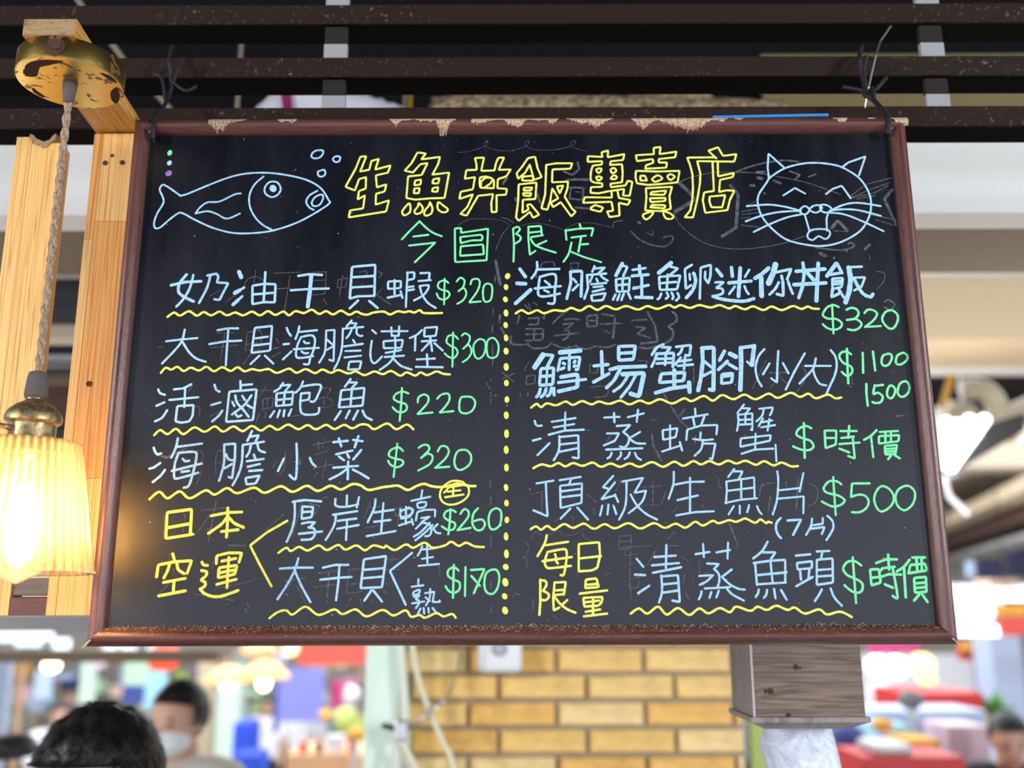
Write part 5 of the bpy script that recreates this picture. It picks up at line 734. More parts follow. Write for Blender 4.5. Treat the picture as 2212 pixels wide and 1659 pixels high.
# twisted cord: two strands
ztop, zbot = LZ-.022, 1.832
for s in (0, 1):
    pts = []
    for i in range(170):
        t = i/169; a = t*math.pi*2*8.5+s*math.pi
        pts.append((LX+.0019*math.cos(a), LY+.0019*math.sin(a), ztop+(zbot-ztop)*t))
    bm = bmesh.new(); tube(bm, pts, .0026, 6); obj('cord', bm, M['rope'], lamp, True)
LZC = at(80, 840, LY).z
z0 = 1.836
bm = bmesh.new(); lathe(bm, [(.0036, 0), (.0085, -.002), (.0098, -.008), (.0112, -.024), (.010, -.028)], (LX, LY, z0), 20); obj('cord_boot', bm, M['boot'], lamp, True)
zc0 = at(75, 866, LY).z
bm = bmesh.new()
lathe(bm, [(.006, .013), (.0085, .012), (.0085, .001), (.0105, -.001), (.017, -.0045), (.0235, -.0105), (.0262, -.016), (.0262, -.0215), (.0240, -.023), (.0218, -.0245), (.0212, -.047), (.0225, -.049), (.021, -.051)], (LX, LY, zc0), 40)
sock = obj('socket', bm, M['old_brass'], lamp, True); sock.modifiers.new('edge', 'EDGE_SPLIT').split_angle = math.radians(40)
bm = bmesh.new(); tube(bm, [(LX-.012, LY-.018, zc0-.030), (LX-.0215, LY-.024, zc0-.0285)], .0028, 10)
lathe(bm, [(.0072, -.002), (.0082, 0), (.0082, .003), (.0070, .0045)], (LX-.0262, LY-.026, zc0-.0265), 16, axis='Y'); obj('switch_key', bm, M['old_brass'], sock, True)
bm = bmesh.new(); lathe(bm, [(.0022, 0), (.0036, .001), (.0036, .004)], (LX-.0095, LY-.003, zc0+.006), 10, axis='X'); obj('grub_screw', bm, M['rust'], sock, True)
# ribbed glass shade (open bottom) with real thickness
zt_ = at(172, 962, LY).z; zbm = at(192, 1236, LY).z
bm = bmesh.new(); NR = 40; N = NR*6
prof = [(.0215, .0045), (.034, .0043), (.0435, .0032), (.0470, -.001), (.0474, -.008), (.0482, -.0095), (.0500, -.02), (.0555, -.055), (.0610, -.09), (.0665, zbm-zt_+.002), (.0680, zbm-zt_)]
lathe(bm, prof, (LX, LY, zt_), N, .034, NR, caps=False)
sh = obj('shade', bm, M['shade'], lamp, True); so = sh.modifiers.new('solid', 'SOLIDIFY'); so.thickness = .0022; so.offset = -1
# bulb
zb0 = zc0-.050; tipz = at(38, 1262, LY).z; L = zb0-tipz
bm = bmesh.new(); lathe(bm, [(.0125, 0), (.014, -.14*L), (.021, -.32*L), (.0285, -.52*L), (.0315, -.68*L), (.0300, -.80*L), (.0235, -.90*L), (.0120, -.955*L), (.0050, -.985*L), (.0005, -L)], (LX, LY, zb0), 36)
bulb = obj('bulb', bm, M['bulb'], lamp, True)
bm = bmesh.new(); lathe(bm, [(.002, -.25*L), (.008, -.30*L), (.0135, -.50*L), (.0145, -.68*L), (.010, -.80*L), (.002, -.84*L)], (LX, LY, zb0), 20); obj('filament', bm, M['filament'], bulb, True)
# ------------------------------------------------------------------ yellow brick pillar behind the board
YB = 2.60
pil = thing('brick_pillar', 'pillar faced with yellow split bricks behind the chalkboard', 'pillar', (.15, YB, 0))
M['mortar'] = mat('mortar', (.30, .26, .19), .95)
xl, xr = at(872, 1500, YB).x, at(1606, 1500, YB).x
obj('mortar_core', B(xl+.004, xr-.012, YB+.012, YB+.55, 0, 3.05), M['mortar'], pil)
bms = []
for k, c in enumerate([(.86, .56, .18), (.88, .61, .23), (.85, .51, .14), (.90, .67, .30), (.87, .58, .20)]):
    m = mat('yellow_brick', c, .8)
    n = noise(m, (9, 9, 14), 1.3, 4, .6, .6); r = ramp(m, n.outputs[0], [(.35, tuple(v*.78 for v in c)), (.6, c), (.75, tuple(min(1, v*1.18) for v in c))]); setc(m, r.outputs[0]); bump(m, n.outputs[0], .8, .02)
    bms.append(m)
rowz = [at(1200, y, YB).z for y in (1398.6, 1456.5, 1514.3, 1572, 1631)]
pz = (rowz[0]-rowz[4])/4; px_ = at(1391, 1425, YB).x-at(1202, 1425, YB).x; xA = at(1202, 1425, YB).x; xB = at(1267.5, 1485, YB).x
r = random.Random(3); proto = {}
for i in range(-6, 14):
    zt2 = rowz[0]-i*pz; zb2 = zt2-pz
    if zb2 < .75 or zt2 > 2.1: continue
    x0 = (xA if i % 2 == 0 else xB)-4*px_
    while x0 < xr:
        a, b = max(x0, xl), min(x0+px_, xr); x0 += px_
        if b-a < .02: continue
        g = .0055; w = b-a-2*g; key = round(w, 3)
        if key not in proto or r.random() < .25:
            bm = bmesh.new(); nx = 8; top = []
            box(bm, -w/2, w/2, 0, .02, -(pz/2-g), pz/2-g)
            es = [e for e in bm.edges]
            bmesh.ops.bevel(bm, geom=[e for e in bm.edges if all(v.co.y < .01 for v in e.verts)], offset=.004, segments=1, affect='EDGES')
            fr = [f for f in bm.faces if all(v.co.y < .001 for v in f.verts)]
            bmesh.ops.subdivide_edges(bm, edges=list({e for f in fr for e in f.edges if abs(e.verts[0].co.x-e.verts[1].co.x) > w*.5}), cuts=4, use_grid_fill=True)
            for v in bm.verts:
                if v.co.y < .001: v.co.y += r.uniform(-.006, .001)
            me = bpy.data.meshes.new('brick'); bm.to_mesh(me); bm.free(); proto[key] = me
        me = proto[key].copy() if False else proto[key]
        o = bpy.data.objects.new('brick', me)
        if not me.materials: me.materials.append(bms[0])
        COL.objects.link(o); o.parent = pil
        o.location = Vector(((a+b)/2, YB+r.uniform(-.0015, .0015), (zt2+zb2)/2))-pil.location
        o.material_slots[0].link = 'OBJECT'; o.material_slots[0].material = r.choice(bms)
# mint painted column beside it
M['mint'] = mat('mint_paint', (.62, .80, .66), .55)
n_ = noise(M['mint'], (8, 8, 2), 1.2, 3); r_ = ramp(M['mint'], n_.outputs[0], [(.35, (.62, .84, .70)), (.6, (.78, .93, .80))]); setc(M['mint'], r_.outputs[0])
xm0, xm1 = at(788, 1500, 2.50).x, at(862, 1500, 2.50).x
o = obj('painted_column', B(xm0, xm1, 2.50, 3.10, 0, 3.05, bev=.004), M['mint']); tag(o, 'mint green painted column left of the brick pillar', 'column')
M['cream_pvc'] = mat('cream_cable', (.74, .72, .52), .4); M['wpvc'] = mat('white_conduit', (.72, .76, .66), .4)
def cable(name, label, cat, pts, r0, m, Y=2.48, sm=True):
    P = [at(p[0], p[1], p[2] if len(p) > 2 else Y) for p in pts]; bm = bmesh.new(); tube(bm, spline(P, 6) if sm else P, r0, 10)
    o = obj(name, bm, M[m], None, True); return tag(o, label, cat)
cable('conduit', 'upright white conduit between the mint column and the bricks', 'pipe', [(866, 1240), (868, 1400), (872, 1480), (877, 1560), (876, 1640), (874, 1720)], .011, 'wpvc')
cable('cable', 'thick cream cable sagging across the left of the bricks', 'cable', [(878, 1300), (892, 1400), (905, 1470), (930, 1540), (955, 1600), (975, 1640), (990, 1720)], .0068, 'cream_pvc', 2.46)
cable('cable', 'short cream cable from the clamp down to the lower edge', 'cable', [(864, 1598), (880, 1625), (900, 1665), (915, 1720)], .0075, 'cream_pvc', 2.44)
cable('cable', 'white cable hanging straight down from the clamp', 'cable', [(862, 1600), (856, 1640), (850, 1700)], .007, 'wpvc', 2.45)
cable('wire', 'thin grey wire from under the board down to the clamp rod', 'wire', [(1001, 1360), (998, 1400), (985, 1460), (966, 1512)], .0030, 'mortar', 2.47)
cl = thing('pipe_clamp', 'grey metal clamp with a rod on the column edge', 'clamp', at(870, 1575, 2.45))
bm = bmesh.new(); tube(bm, [at(955, 1516, 2.44), at(915, 1550, 2.44), at(880, 1574, 2.45)], .0048, 8, .0038); obj('rod', bm, M['steel'], cl, True)
bm = bmesh.new(); ellipsoid(bm, at(956, 1515, 2.435), (.0075, .0075, .0075), 10, 8); obj('rod_tip', bm, M['steel'], cl, True)
p = at(868, 1578, 2.45); bm = B(p.x-.016, p.x+.014, p.y-.02, p.y+.02, p.z-.022, p.z+.024, bev=.005); obj('clamp_body', bm, M['steel'], cl)
bm = bmesh.new(); tube(bm, [at(826, 1567, 2.45), at(845, 1572, 2.45), at(868, 1580, 2.45)], .006, 8); obj('screw', bm, M['bracket'], cl, True)
# small white wall device
dv = thing('wall_device', 'rounded white plastic device with a round lens on the bricks under the board', 'device', at(1078, 1420, 2.56))
M['wplastic'] = mat('white_plastic', (.80, .83, .84), .3); M['greyp'] = mat('grey_lens', (.42, .42, .52), .3)
p0, p1_ = at(1032, 1453, 2.545), at(1127, 1350, 2.545)
bm = B(p0.x, p1_.x, 2.53, 2.597, p0.z, p1_.z, bev=.016); obj('housing', bm, M['wplastic'], dv, True)
c = at(1079, 1401, 2.53); bm = bmesh.new(); lathe(bm, [(.020, -.002), (.020, .003), (.0125, .004), (.012, .001)], (c.x, 2.53+0*c.y, c.z), 24, axis='Y'); obj('lens_ring', bm, M['greyp'], dv, True)
bm = bmesh.new(); lathe(bm, [(.007, 0), (.006, .005), (.001, .006)], (c.x, 2.528, c.z), 16, axis='Y'); obj('lens', bm, M['wplastic'], dv, True)

# ------------------------------------------------------------------ boxed timber post at right below the board
YP = 1.314
M['weathered'] = woodmat('weathered_brown_wood', (.085, .052, .036), (.245, .17, .125), (3.0, 3.0, 60), .6, 1.0, [(.28, (.10, .06, .042)), (.38, (.26, .18, .135)), (.44, (.11, .07, .05)), (.50, (.26, .185, .14)), (.56, (.12, .08, .058)), (.63, (.27, .19, .14)), (.74, (.14, .09, .065))])
M['weathered_side'] = woodmat('weathered_grey_side', (.20, .165, .145), (.33, .29, .27), (30, 30, 12), .6)
x0, x1 = at(1624, 1470, YP).x, at(1864, 1470, YP).x; zb = at(1700, 1549, YP).z
pb = thing('timber_post', 'boxed brown timber post with knots and a bottom moulding, right under the chalkboard', 'post', ((x0+x1)/2, YP, zb))
obj('front_panel', B(x0+.0022, x1, YP, YP+.012, zb, 2.10, bev=.0006), M['weathered'], pb)
obj('side_panel', B(x0, x0+.002, YP+.0005, YP+.125, zb, 2.10), M['weathered_side'], pb)
obj('core', B(x0+.0025, x1-.001, YP+.0125, YP+.125, zb+.001, 2.099), M['weathered_side'], pb)
M['white_edge'] = mat('worn_white_corner', (.55, .50, .48), .6)
obj('corner_strip', B(x0-.0004, x0+.0021, YP-.0008, YP-.0001, zb, 2.10), M['white_edge'], pb)
for (px, py, rx, rz) in ((1719, 1441, .0036, .0036), (1728, 1443, .0018, .0018), (1664, 1493, .0046, .0038), (1653, 1493, .002, .003), (1703, 1544, .0038, .0024)):
    p = at(px, py, YP); bm = bmesh.new(); vs = ellipsoid(bm, (p.x, YP, p.z), (rx, .0006, rz), 14, 8); obj('knot', bm, M['rust'], pb, True)
bm = bmesh.new()
def frustum(bm, a, b, za, zc_):  # a,b: (x0,x1,y0,y1)
    q = lambda r, z: [Vector((r[0], r[2], z)), Vector((r[1], r[2], z)), Vector((r[1], r[3], z)), Vector((r[0], r[3], z))]
    return hull8(bm, q(a, za), q(b, zc_))
e = .0045
obj('moulding', frustum(bmesh.new(), (x0-e, x1+e, YP-e, YP+.125+e), (x0-e, x1+e, YP-e, YP+.125+e), zb-.0062, zb-.0001), M['weathered_side'], pb)
obj('moulding_bevel', frustum(bmesh.new(), (x0+.016, x1-.020, YP+.012, YP+.11), (x0-e+.001, x1+e-.001, YP-e+.001, YP+.125+e-.001), zb-.0155, zb-.0063), M['bracket'] if False else M['weathered_side'], pb)
# translucent bag hanging below it
M['bag'] = mat('thin_white_bag', (.68, .72, .80), .35); n_ = noise(M['bag'], (1, 1, 1), 22, 4, .6, 1.5); r_ = ramp(M['bag'], n_.outputs[0], [(.35, (.48, .53, .62)), (.6, (.74, .78, .85))]); setc(M['bag'], r_.outputs[0]); bump(M['bag'], n_.outputs[0], .9, .01)
bm = bmesh.new(); g = []; r = random.Random(5)
Lp = [(1653, 1560), (1651, 1575), (1642, 1603), (1652, 1640), (1664, 1700), (1668, 1790)]; Rp = [(1795, 1560), (1797, 1575), (1803, 1600), (1812, 1640), (1822, 1700), (1835, 1790)]
for (lx, ly), (rx, ry) in zip(spline([(a, b, 0) for a, b in Lp], 4) and [(v.x, v.y) for v in spline([(a, b, 0) for a, b in Lp], 4)], [(v.x, v.y) for v in spline([(a, b, 0) for a, b in Rp], 4)]):
    A, Bq = at(lx, ly, 1.38), at(rx, ry, 1.38); row = []
    for j in range(28):
        a = 2*math.pi*j/28; t = .5-.5*math.cos(a)
        q = A.lerp(Bq, t); q.y += .028*math.sin(a)+.004*math.sin(9*t+ly*.02)+r.uniform(-.0015, .0015); row.append(bm.verts.new(q))
    g.append(row)
for a, b in zip(g, g[1:]):
    for j in range(28): bm.faces.new((a[j], b[j], b[(j+1) % 28], a[(j+1) % 28]))
bm.faces.new(g[0]); bm.faces.new(g[-1][::-1]); bmesh.ops.recalc_face_normals(bm, faces=bm.faces[:])
o = obj('plastic_bag', bm, M['bag'], None, True); tag(o, 'crumpled thin white plastic bag hanging under the timber post', 'bag')
M['lime'] = mat('lime_panel', (.48, .62, .16), .6)
a, b = at(1617, 1500, 2.9), at(1660, 1500, 2.9); o = obj('lime_panel', B(a.x, b.x+.12, 2.9, 2.93, .0, 1.38), M['lime']); tag(o, 'lime green panel just right of the brick pillar', 'panel')

# ------------------------------------------------------------------ things seen between and beside the posts
o = obj('wall_shelf_board', B(-2.2, -.95, 2.30, 2.33, 1.6+.295*2.3, 1.6+.42*2.3), M['grey_wood']); tag(o, 'grey weathered wide board seen between the pine posts', 'board')
o = obj('ledge', B(-2.3, -.90, 2.24, 2.30, 1.6+.281*2.27, 1.6+.2955*2.27), M['cream']); tag(o, 'cream ledge strip below the grey board', 'ledge')
o = obj('shutter_box', B(-5.0, -1.6, 4.0, 4.4, 2.62, 2.73), M['navy']); tag(o, 'dark navy shutter box behind the pine posts', 'box')
for k, (y0, y1, mm, lb) in enumerate([(768, 776, 'silver', 'silver rail across the navy gap between the posts, upper'), (787, 790, 'silver', 'thin silver rail between the posts, lower'), (808, 826, 'ceil_brown', 'brown rail between the posts above the brown box')]):
    a, b = at(100, y1, 3.4), at(260, y0, 3.4); o = obj('rail', B(a.x-.4, b.x+.2, 3.4, 3.43, a.z, b.z), M[mm]); tag(o, lb, 'rail')
M['redwood'] = mat('red_brown_wood', (.11, .05, .035), .6)
a, b = at(60, 905, 3.6), at(250, 826, 3.6); o = obj('cabinet', B(a.x-.3, b.x+.15, 3.6, 4.0, a.z, b.z), M['redwood']); tag(o, 'red brown wooden box behind the lamp socket', 'box')
M['blackish'] = mat('dark_board', (.03, .028, .03), .7); M['greyboard'] = mat('grey_soffit', (.17, .165, .17), .7)
a, b = at(-40, 960, 3.7), at(300, 922, 3.7); o = obj('shutter_box', B(a.x-.3, b.x+.3, 3.7, 3.88, a.z, b.z), M['blackish']); tag(o, 'black box section behind the lamp shade top', 'box')
a, b = at(-40, 1365, 3.0), at(320, 1327, 3.0); o = obj('soffit_board', B(-3.2, b.x+.6, 3.0, 3.2, a.z, b.z), M['greyboard']); tag(o, 'grey soffit board just below the pine posts', 'board')
a, b = at(-40, 1432, 5.0), at(470, 1404, 5.0); o = obj('brown_beam', B(-5, b.x, 5.0, 5.15, a.z, b.z), M['ceil_brown']); tag(o, 'brown horizontal beam over the hall at left', 'beam')
a, b = at(100, 1325, 3.9), at(300, 960, 3.9); o = obj('warm_panel', B(-3.6, b.x+.5, 3.9, 3.95, a.z, b.z), M['tan']); tag(o, 'tan wall panel behind the lamp and the lower posts', 'panel')

# right side: ceiling parts of the hall
def bar(name, label, cat, A, Bq, w, h, m, ext0=0.0, ext1=0.0):
    A, Bq = Vector(A), Vector(Bq); d = Bq-A; A = A-d*ext0; Bq = Bq+d*ext1; s = Vector((d.y, -d.x, 0)).normalized()*w/2; up = Vector((0, 0, h))
    bm = hull8(bmesh.new(), [A-s, A+s, Bq+s, Bq-s], [A-s+up, A+s+up, Bq+s+up, Bq-s+up]); o = obj(name, bm, M[m]); return tag(o, label, cat)
bar('ceiling_rail', 'grey rail slanting over the hall, next to the bright fixture', 'rail', atz(2300, 925, 2.9), atz(2052, 1037, 2.9), .10, .05, 'silver', .3, .1)
bar('ceiling_soffit', 'wide cream slanting soffit below the bright fixture', 'soffit', atz(2330, 985, 3.1), atz(2020, 1085, 3.1), 2.4, .10, 'cream', .3, .1)
bar('ceiling_beam', 'upper dark slanting ceiling beam right of the board', 'beam', atz(2240, 1080, 2.75), atz(2040, 1130, 2.75), .5, .10, 'ceil_brown', .3, .2)
bar('ceiling_beam', 'brown slanting ceiling beam right of the board, middle one', 'beam', atz(2300, 1080, 2.6), atz(2052, 1170, 2.6), 1.1, .12, 'tan', .3, .2)
bar('ceiling_beam', 'dark slanting beam below the middle one at right', 'beam', atz(2300, 1112, 2.45), atz(2052, 1192, 2.45), .5, .10, 'redwood', .3, .2)
bar('ceiling_rail', 'pale lit rail slanting below the beams at right', 'rail', atz(2300, 1150, 2.3), atz(2060, 1214, 2.3), .35, .05, 'silver', .3, .2)
for k, (y0, y1, Y, mm, lb) in enumerate([(955, 1010, 6.2, 'cream', 'cream bulkhead behind the bright fixture')]):
    a, b = at(1985, y1, Y), at(2400, y0, Y); o = obj('bulkhead', B(a.x, b.x+1.5, Y, Y+.25, a.z, b.z), M[mm]); tag(o, lb, 'bulkhead')
crumple('duct', 'grey insulated duct lump above the bright fixture', 'duct', at(2050, 900, 4.6).x, at(2130, 900, 4.6).x, 4.6, 4.9, at(2080, 905, 4.6).z, (.03, .10, .115, .10, .09, .02), M['pvc'], 4, .02, 14, 8)
c = at(2090, 880, 4.7); bm = bmesh.new(); tube(bm, [(c.x, 4.75, at(2080, 900, 4.6).z+.03), (c.x, 4.75, 4.0)], .006, 6); obj('hanger', bm, M['silver'], bpy.data.objects['duct'])
cable('duct', 'grey flexible duct curving at the upper right of the hall', 'duct', [(2080, 845, 4.9), (2120, 840, 4.9), (2150, 870, 4.9), (2160, 905, 4.9), (2200, 890, 4.9), (2280, 855, 4.9)], .055, 'pvc')
cable('pipe', 'orange pipe slanting down beside the board frame', 'pipe', [(2066, 790, 4.5), (2050, 830, 4.5), (2036, 880, 4.5)], .016, 'yellow')
M['tube'] = mat('lit_tube', (1, 1, 1), .5, emit=(.90, .98, 1.0), es=5); M['tube_w'] = mat('lit_warm_tube', (1, 1, 1), .5, emit=(1.0, .80, .45), es=7)
lt = thing('light_fixture', 'bright tilted light fixture with several lit tubes beside the right frame rail', 'light', at(2090, 960, 4.2))
for k, (a, b) in enumerate([((2043, 910), (2040, 1000)), ((2068, 915), (2045, 1005)), ((2095, 905), (2050, 1010)), ((2128, 905), (2052, 1010))]):
    bm = bmesh.new(); tube(bm, [at(*a, 4.2), at(*b, 4.05)], .024, 12); obj('tube', bm, M['tube' if k else 'tube_w'], lt, True)
bm = hull8(bmesh.new(), [at(2052, 1026, 4.25), at(2215, 930, 4.25), at(2215, 890, 4.25), at(2146, 912, 4.25)], [at(2052, 1026, 4.32), at(2215, 930, 4.32), at(2215, 890, 4.32), at(2146, 912, 4.32)]); obj('housing', bm, M['blackish'], lt)
cable('cable', 'pale cable hanging from the bright fixture', 'cable', [(2040, 1030, 4.1), (2050, 1070, 4.1), (2070, 1090, 4.1), (2092, 1112, 4.1)], .012, 'bagw')
for k, (x0_, x1_, y0, y1) in enumerate([(2000, 2330, 1270, 1304), (2000, 2178, 1312, 1334), (2000, 2157, 1346, 1380)]):
    t = thing('tube_light', ('long white tube light right of the board, highest of three', 'white tube light right of the board, middle one', 'white tube light right of the board, lowest and shortest')[k], 'light', at(x0_, y0, 9-k*.3))
    Y = 9-k*.3; a, b = at(x0_, (y0+y1)/2, Y), at(x1_, (y0+y1)/2, Y); bm = bmesh.new(); tube(bm, [a, b], (y1-y0)*.5/FPX*Y*.55, 12); obj('tube', bm, M['tube'], t, True)
    bm = bmesh.new(); tube(bm, [((a.x+b.x)/2, Y+.08, a.z+.1), ((a.x+b.x)/2, Y+.08, 4.0)], .002, 6); obj('hanger', bm, M['bracket'], t)
    obj('holder', B(a.x, b.x, Y+.05, Y+.12, a.z+.03, a.z+.10), M['wplastic'], t)

# ------------------------------------------------------------------ far market hall
def cm(name, c, r=.7, **k):
    if name not in M: M[name] = mat(name, c, r, **k)
    return name
STAND = ('counter', 'hall_post', 'shutter', 'display_counter', 'front_counter', 'hall_column', 'wall_cabinet', 'plastic_container', 'display_case')
def panel(name, label, cat, x0, x1, y0, y1, Y, d, m, group=None, bev=.0):
    a, b = at(x0, y1, Y), at(x1, y0, Y); z0 = a.z
    fl = 0.0 if Y < 5.7 else -.85
    if name in STAND: z0 = fl+.0005
    o = obj(name, B(a.x, b.x, Y, Y+d, z0, b.z, bev=bev), M[m]); tag(o, label, cat, group)
    if cat in ('banner', 'sign', 'poster', 'goods'):
        top = 4.0 if Y > 4.6 else 3.05; w = b.x-a.x; bm = bmesh.new()
        for f in (.15, .85): box(bm, a.x+w*f-.0012, a.x+w*f+.0012, Y+d*.4, Y+d*.4+.0024, b.z-.002, top)
        obj('hanger', bm, M['bracket'], o)
    return o
cm('red_cloth', (.75, .10, .07)); cm('violet_sign', (.22, .24, .62)); cm('magenta_p', (.62, .06, .22)); cm('pink_p', (.75, .25, .50)); cm('sky', (.38, .70, .86)); cm('mintlight', (.50, .74, .50))
cm('palegreen', (.60, .76, .62)); cm('vivid_blue', (.01, .07, .62), .4); cm('orange_top', (.80, .45, .24)); cm('paleblue', (.50, .62, .80)); cm('red_cabinet', (.62, .03, .03), .4); cm('white_c', (.78, .78, .82)); cm('peach', (.80, .55, .42))
cm('leaf', (.10, .30, .06)); cm('amber', (.75, .42, .05)); cm('deepblue', (.05, .08, .30)); cm('wood_post', (.50, .30, .17)); cm('bluegrey', (.42, .50, .66)); cm('pinkwhite', (.80, .58, .68)); cm('black_p', (.012, .012, .014), .5); cm('hairm', (.012, .011, .012), .45)
panel('banner', 'red cloth banner hanging far behind, left of the mint column', 'banner', 640, 790, 1380, 1436, 8.5, .05, 'red_cloth')
panel('sign_board', 'blue violet sign board under the red banner', 'sign', 598, 700, 1444, 1560, 10.0, .08, 'violet_sign')
panel('sign_board', 'dark purple strip sign left of the violet board', 'sign', 588, 604, 1470, 1580, 10.2, .06, 'deepblue')
panel('poster', 'crimson poster left of the mint column', 'poster', 716, 738, 1470, 1535, 9.0, .03, 'magenta_p')
panel('poster', 'pink poster beside the crimson one', 'poster', 738, 766, 1466, 1520, 8.9, .03, 'pink_p')
panel('sign_board', 'large pale green sign hanging in the hall at left', 'sign', 268, 318, 1420, 1480, 9.0, .06, 'mintlight')
panel('sign_board', 'pale green rounded sign left of the green one', 'sign', 168, 206, 1432, 1520, 9.2, .06, 'palegreen')
panel('sign_board', 'sky blue sign under the red lantern', 'sign', 310, 358, 1452, 1528, 9.5, .06, 'sky')
panel('sign_board', 'light blue strip sign left of the pale green sign', 'sign', 72, 110, 1448, 1510, 9.6, .06, 'paleblue')
panel('sign_board', 'blue shelf of goods under the green sign', 'sign', 262, 312, 1482, 1520, 10.2, .2, 'deepblue')
panel('shutter', 'blue grey shutter at the left edge of the photo', 'shutter', -60, 22, 1432, 1580, 6.0, .05, 'bluegrey')
o = panel('hall_post', 'light wooden post at the left of the hall', 'post', 24, 44, 1434, 1620, 5.9, .08, 'wood_post')
panel('sign_board', 'pink round sign above the pale green sign', 'sign', 200, 224, 1424, 1442, 9.1, .05, 'pinkwhite')
panel('wall_cabinet', 'pale teal cabinet behind the violet sign', 'cabinet', 470, 520, 1440, 1500, 11.5, .3, 'palegreen')
panel('wall_cabinet', 'beige shelf behind the lamps', 'cabinet', 425, 470, 1410, 1480, 11.8, .3, 'tan')
panel('counter', 'light orange counter top left of the mint column', 'counter', 615, 800, 1630, 1690, 6.0, .6, 'orange_top')
panel('counter', 'pale blue counter behind the blue container', 'counter', 380, 520, 1540, 1660, 12.5, .5, 'paleblue')
panel('plastic_container', 'vivid blue plastic container by the counter', 'container', 498, 545, 1560, 1640, 8.0, .3, 'vivid_blue', bev=.03)
panel('plastic_container', 'vivid blue container nearest the lower edge', 'container', 495, 562, 1628, 1690, 7.2, .3, 'vivid_blue', bev=.03)
panel('cup', 'small red cup on the orange counter', 'cup', 645, 660, 1604, 1630, 6.05, .08, 'red_cabinet', bev=.01)
panel('bottle', 'small dark bottle on the orange counter', 'bottle', 680, 694, 1605, 1630, 6.05, .07, 'black_p', bev=.01)
panel('small_box', 'white box with an orange band on the counter', 'box', 702, 740, 1590, 1630, 6.05, .1, 'white_c', bev=.01)
panel('bottle', 'dark red bottle at the right end of the orange counter', 'bottle', 750, 765, 1600, 1628, 6.05, .07, 'red_cabinet', bev=.01)
def blob(name, label, cat, x, y, rx, ry, Y, m, seed=1):
    c = at(x, y, Y); k = (EYE-c).length/FPX; bm = bmesh.new(); r = random.Random(seed)
    bmesh.ops.create_icosphere(bm, subdivisions=3, radius=1)
    for v in bm.verts:
        q = 1+.10*math.sin(3*v.co.x+seed)*math.cos(4*v.co.z+seed*2); v.co = Vector((c.x+v.co.x*rx*k*q, c.y+v.co.y*rx*k*q, c.z+v.co.z*ry*k*q))
    o = tag(obj(name, bm, M[m], None, True), label, cat)
    if name in ('flower_basket', 'balloon', 'white_bundle', 'yellow_bag', 'orange_bundle', 'dark_bag'):
        fl = 0.0 if Y < 5.7 else -.85; bm = bmesh.new(); tube(bm, [(c.x, c.y, fl+.001), (c.x, c.y, c.z-ry*k*.8)], .006 if name == 'balloon' else .02, 8); obj('stand', bm, M['silver'], o)
    return o
blob('yellow_bag', 'bright yellow bag beside the mint column', 'bag', 768, 1586, 19, 14, 5.85, 'amber', 3)
blob('flower_basket', 'yellow green flower arrangement above the counter', 'flowers', 745, 1556, 24, 28, 7.0, 'lime', 5)
blob('balloon', 'white round shape with pink above the flowers', 'balloon', 760, 1502, 16, 20, 8.0, 'white_c', 6)
blob('flower_basket', 'yellow flower bunch left of the green one', 'flowers', 703, 1545, 14, 12, 8.2, 'amber', 7)
def lantern(label, x, y, rx, ry, Y, col, es, nm):
    c = at(x, y, Y); k = (EYE-c).length/FPX; t = thing('paper_lantern', label, 'lantern', c)
    M[nm] = mat(nm, col, .6, emit=col, es=es)
    bm = bmesh.new(); pr = [(rx*k*math.sin(math.pi*j/12)+.002, ry*k*math.cos(math.pi*j/12)) for j in range(13)]; lathe(bm, pr, c, 24, .04, 12); obj('lantern_body', bm, M[nm], t, True)
    bm = bmesh.new(); lathe(bm, [(rx*k*.3, ry*k*.96), (rx*k*.3, ry*k*1.12)], c, 12); obj('cap', bm, M['black_p'], t)
    bm = bmesh.new(); tube(bm, [(c.x, c.y, c.z+ry*k), (c.x, c.y, 4.0)], .0015, 6); obj('cord', bm, M['bracket'], t)
lantern('glowing red orange lantern under the bottom rail at left', 355, 1420, 32, 26, 5.5, (.95, .10, .03), 1.1, 'lantern_red')
lantern('round glowing white lamp at far left', 111, 1437, 15, 13, 6.5, (1.0, .95, .62), 6, 'lamp_white')
lantern('orange glowing lantern above the two pendant lamps', 560, 1402, 34, 16, 8.2, (1.0, .42, .20), 1.3, 'lantern_o')
lantern('small warm round lamp above the pendant lamps', 628, 1400, 15, 15, 7.0, (1.0, .74, .35), 2.5, 'lantern_w')
def cone_lamp(label, x, y, rx, ry, Y):
    c = at(x, y, Y); k = (EYE-c).length/FPX; t = thing('hall_lamp', label, 'lamp', c)
    if 'cone_shade' not in M: M['cone_shade'] = mat('orange_lamp_shade', (.95, .50, .18), .5, emit=(1, .50, .16), es=.9); M['cone_bulb'] = mat('lamp_bulb', (1, .9, .6), .5, emit=(1, .86, .45), es=9)
    bm = bmesh.new(); lathe(bm, [(rx*k*.12, ry*k), (rx*k*.45, ry*k*.72), (rx*k*.9, ry*k*.1), (rx*k, -ry*k*.25), (rx*k*.96, -ry*k*.25), (rx*k*.5, ry*k*.4)], c, 28, caps=False); obj('lamp_shade', bm, M['cone_shade'], t, True)
    bm = bmesh.new(); ellipsoid(bm, (c.x, c.y, c.z-ry*k*.45), (rx*k*.26, rx*k*.26, ry*k*.6), 14, 10); obj('bulb', bm, M['cone_bulb'], t, True)
    bm = bmesh.new(); tube(bm, [(c.x, c.y, c.z+ry*k), (c.x, c.y, 4.0)], .005, 6); obj('cord', bm, M['black_p'], t)
cone_lamp('hanging lamp with an orange shade, left of two', 494, 1466, 50, 26, 7.4)
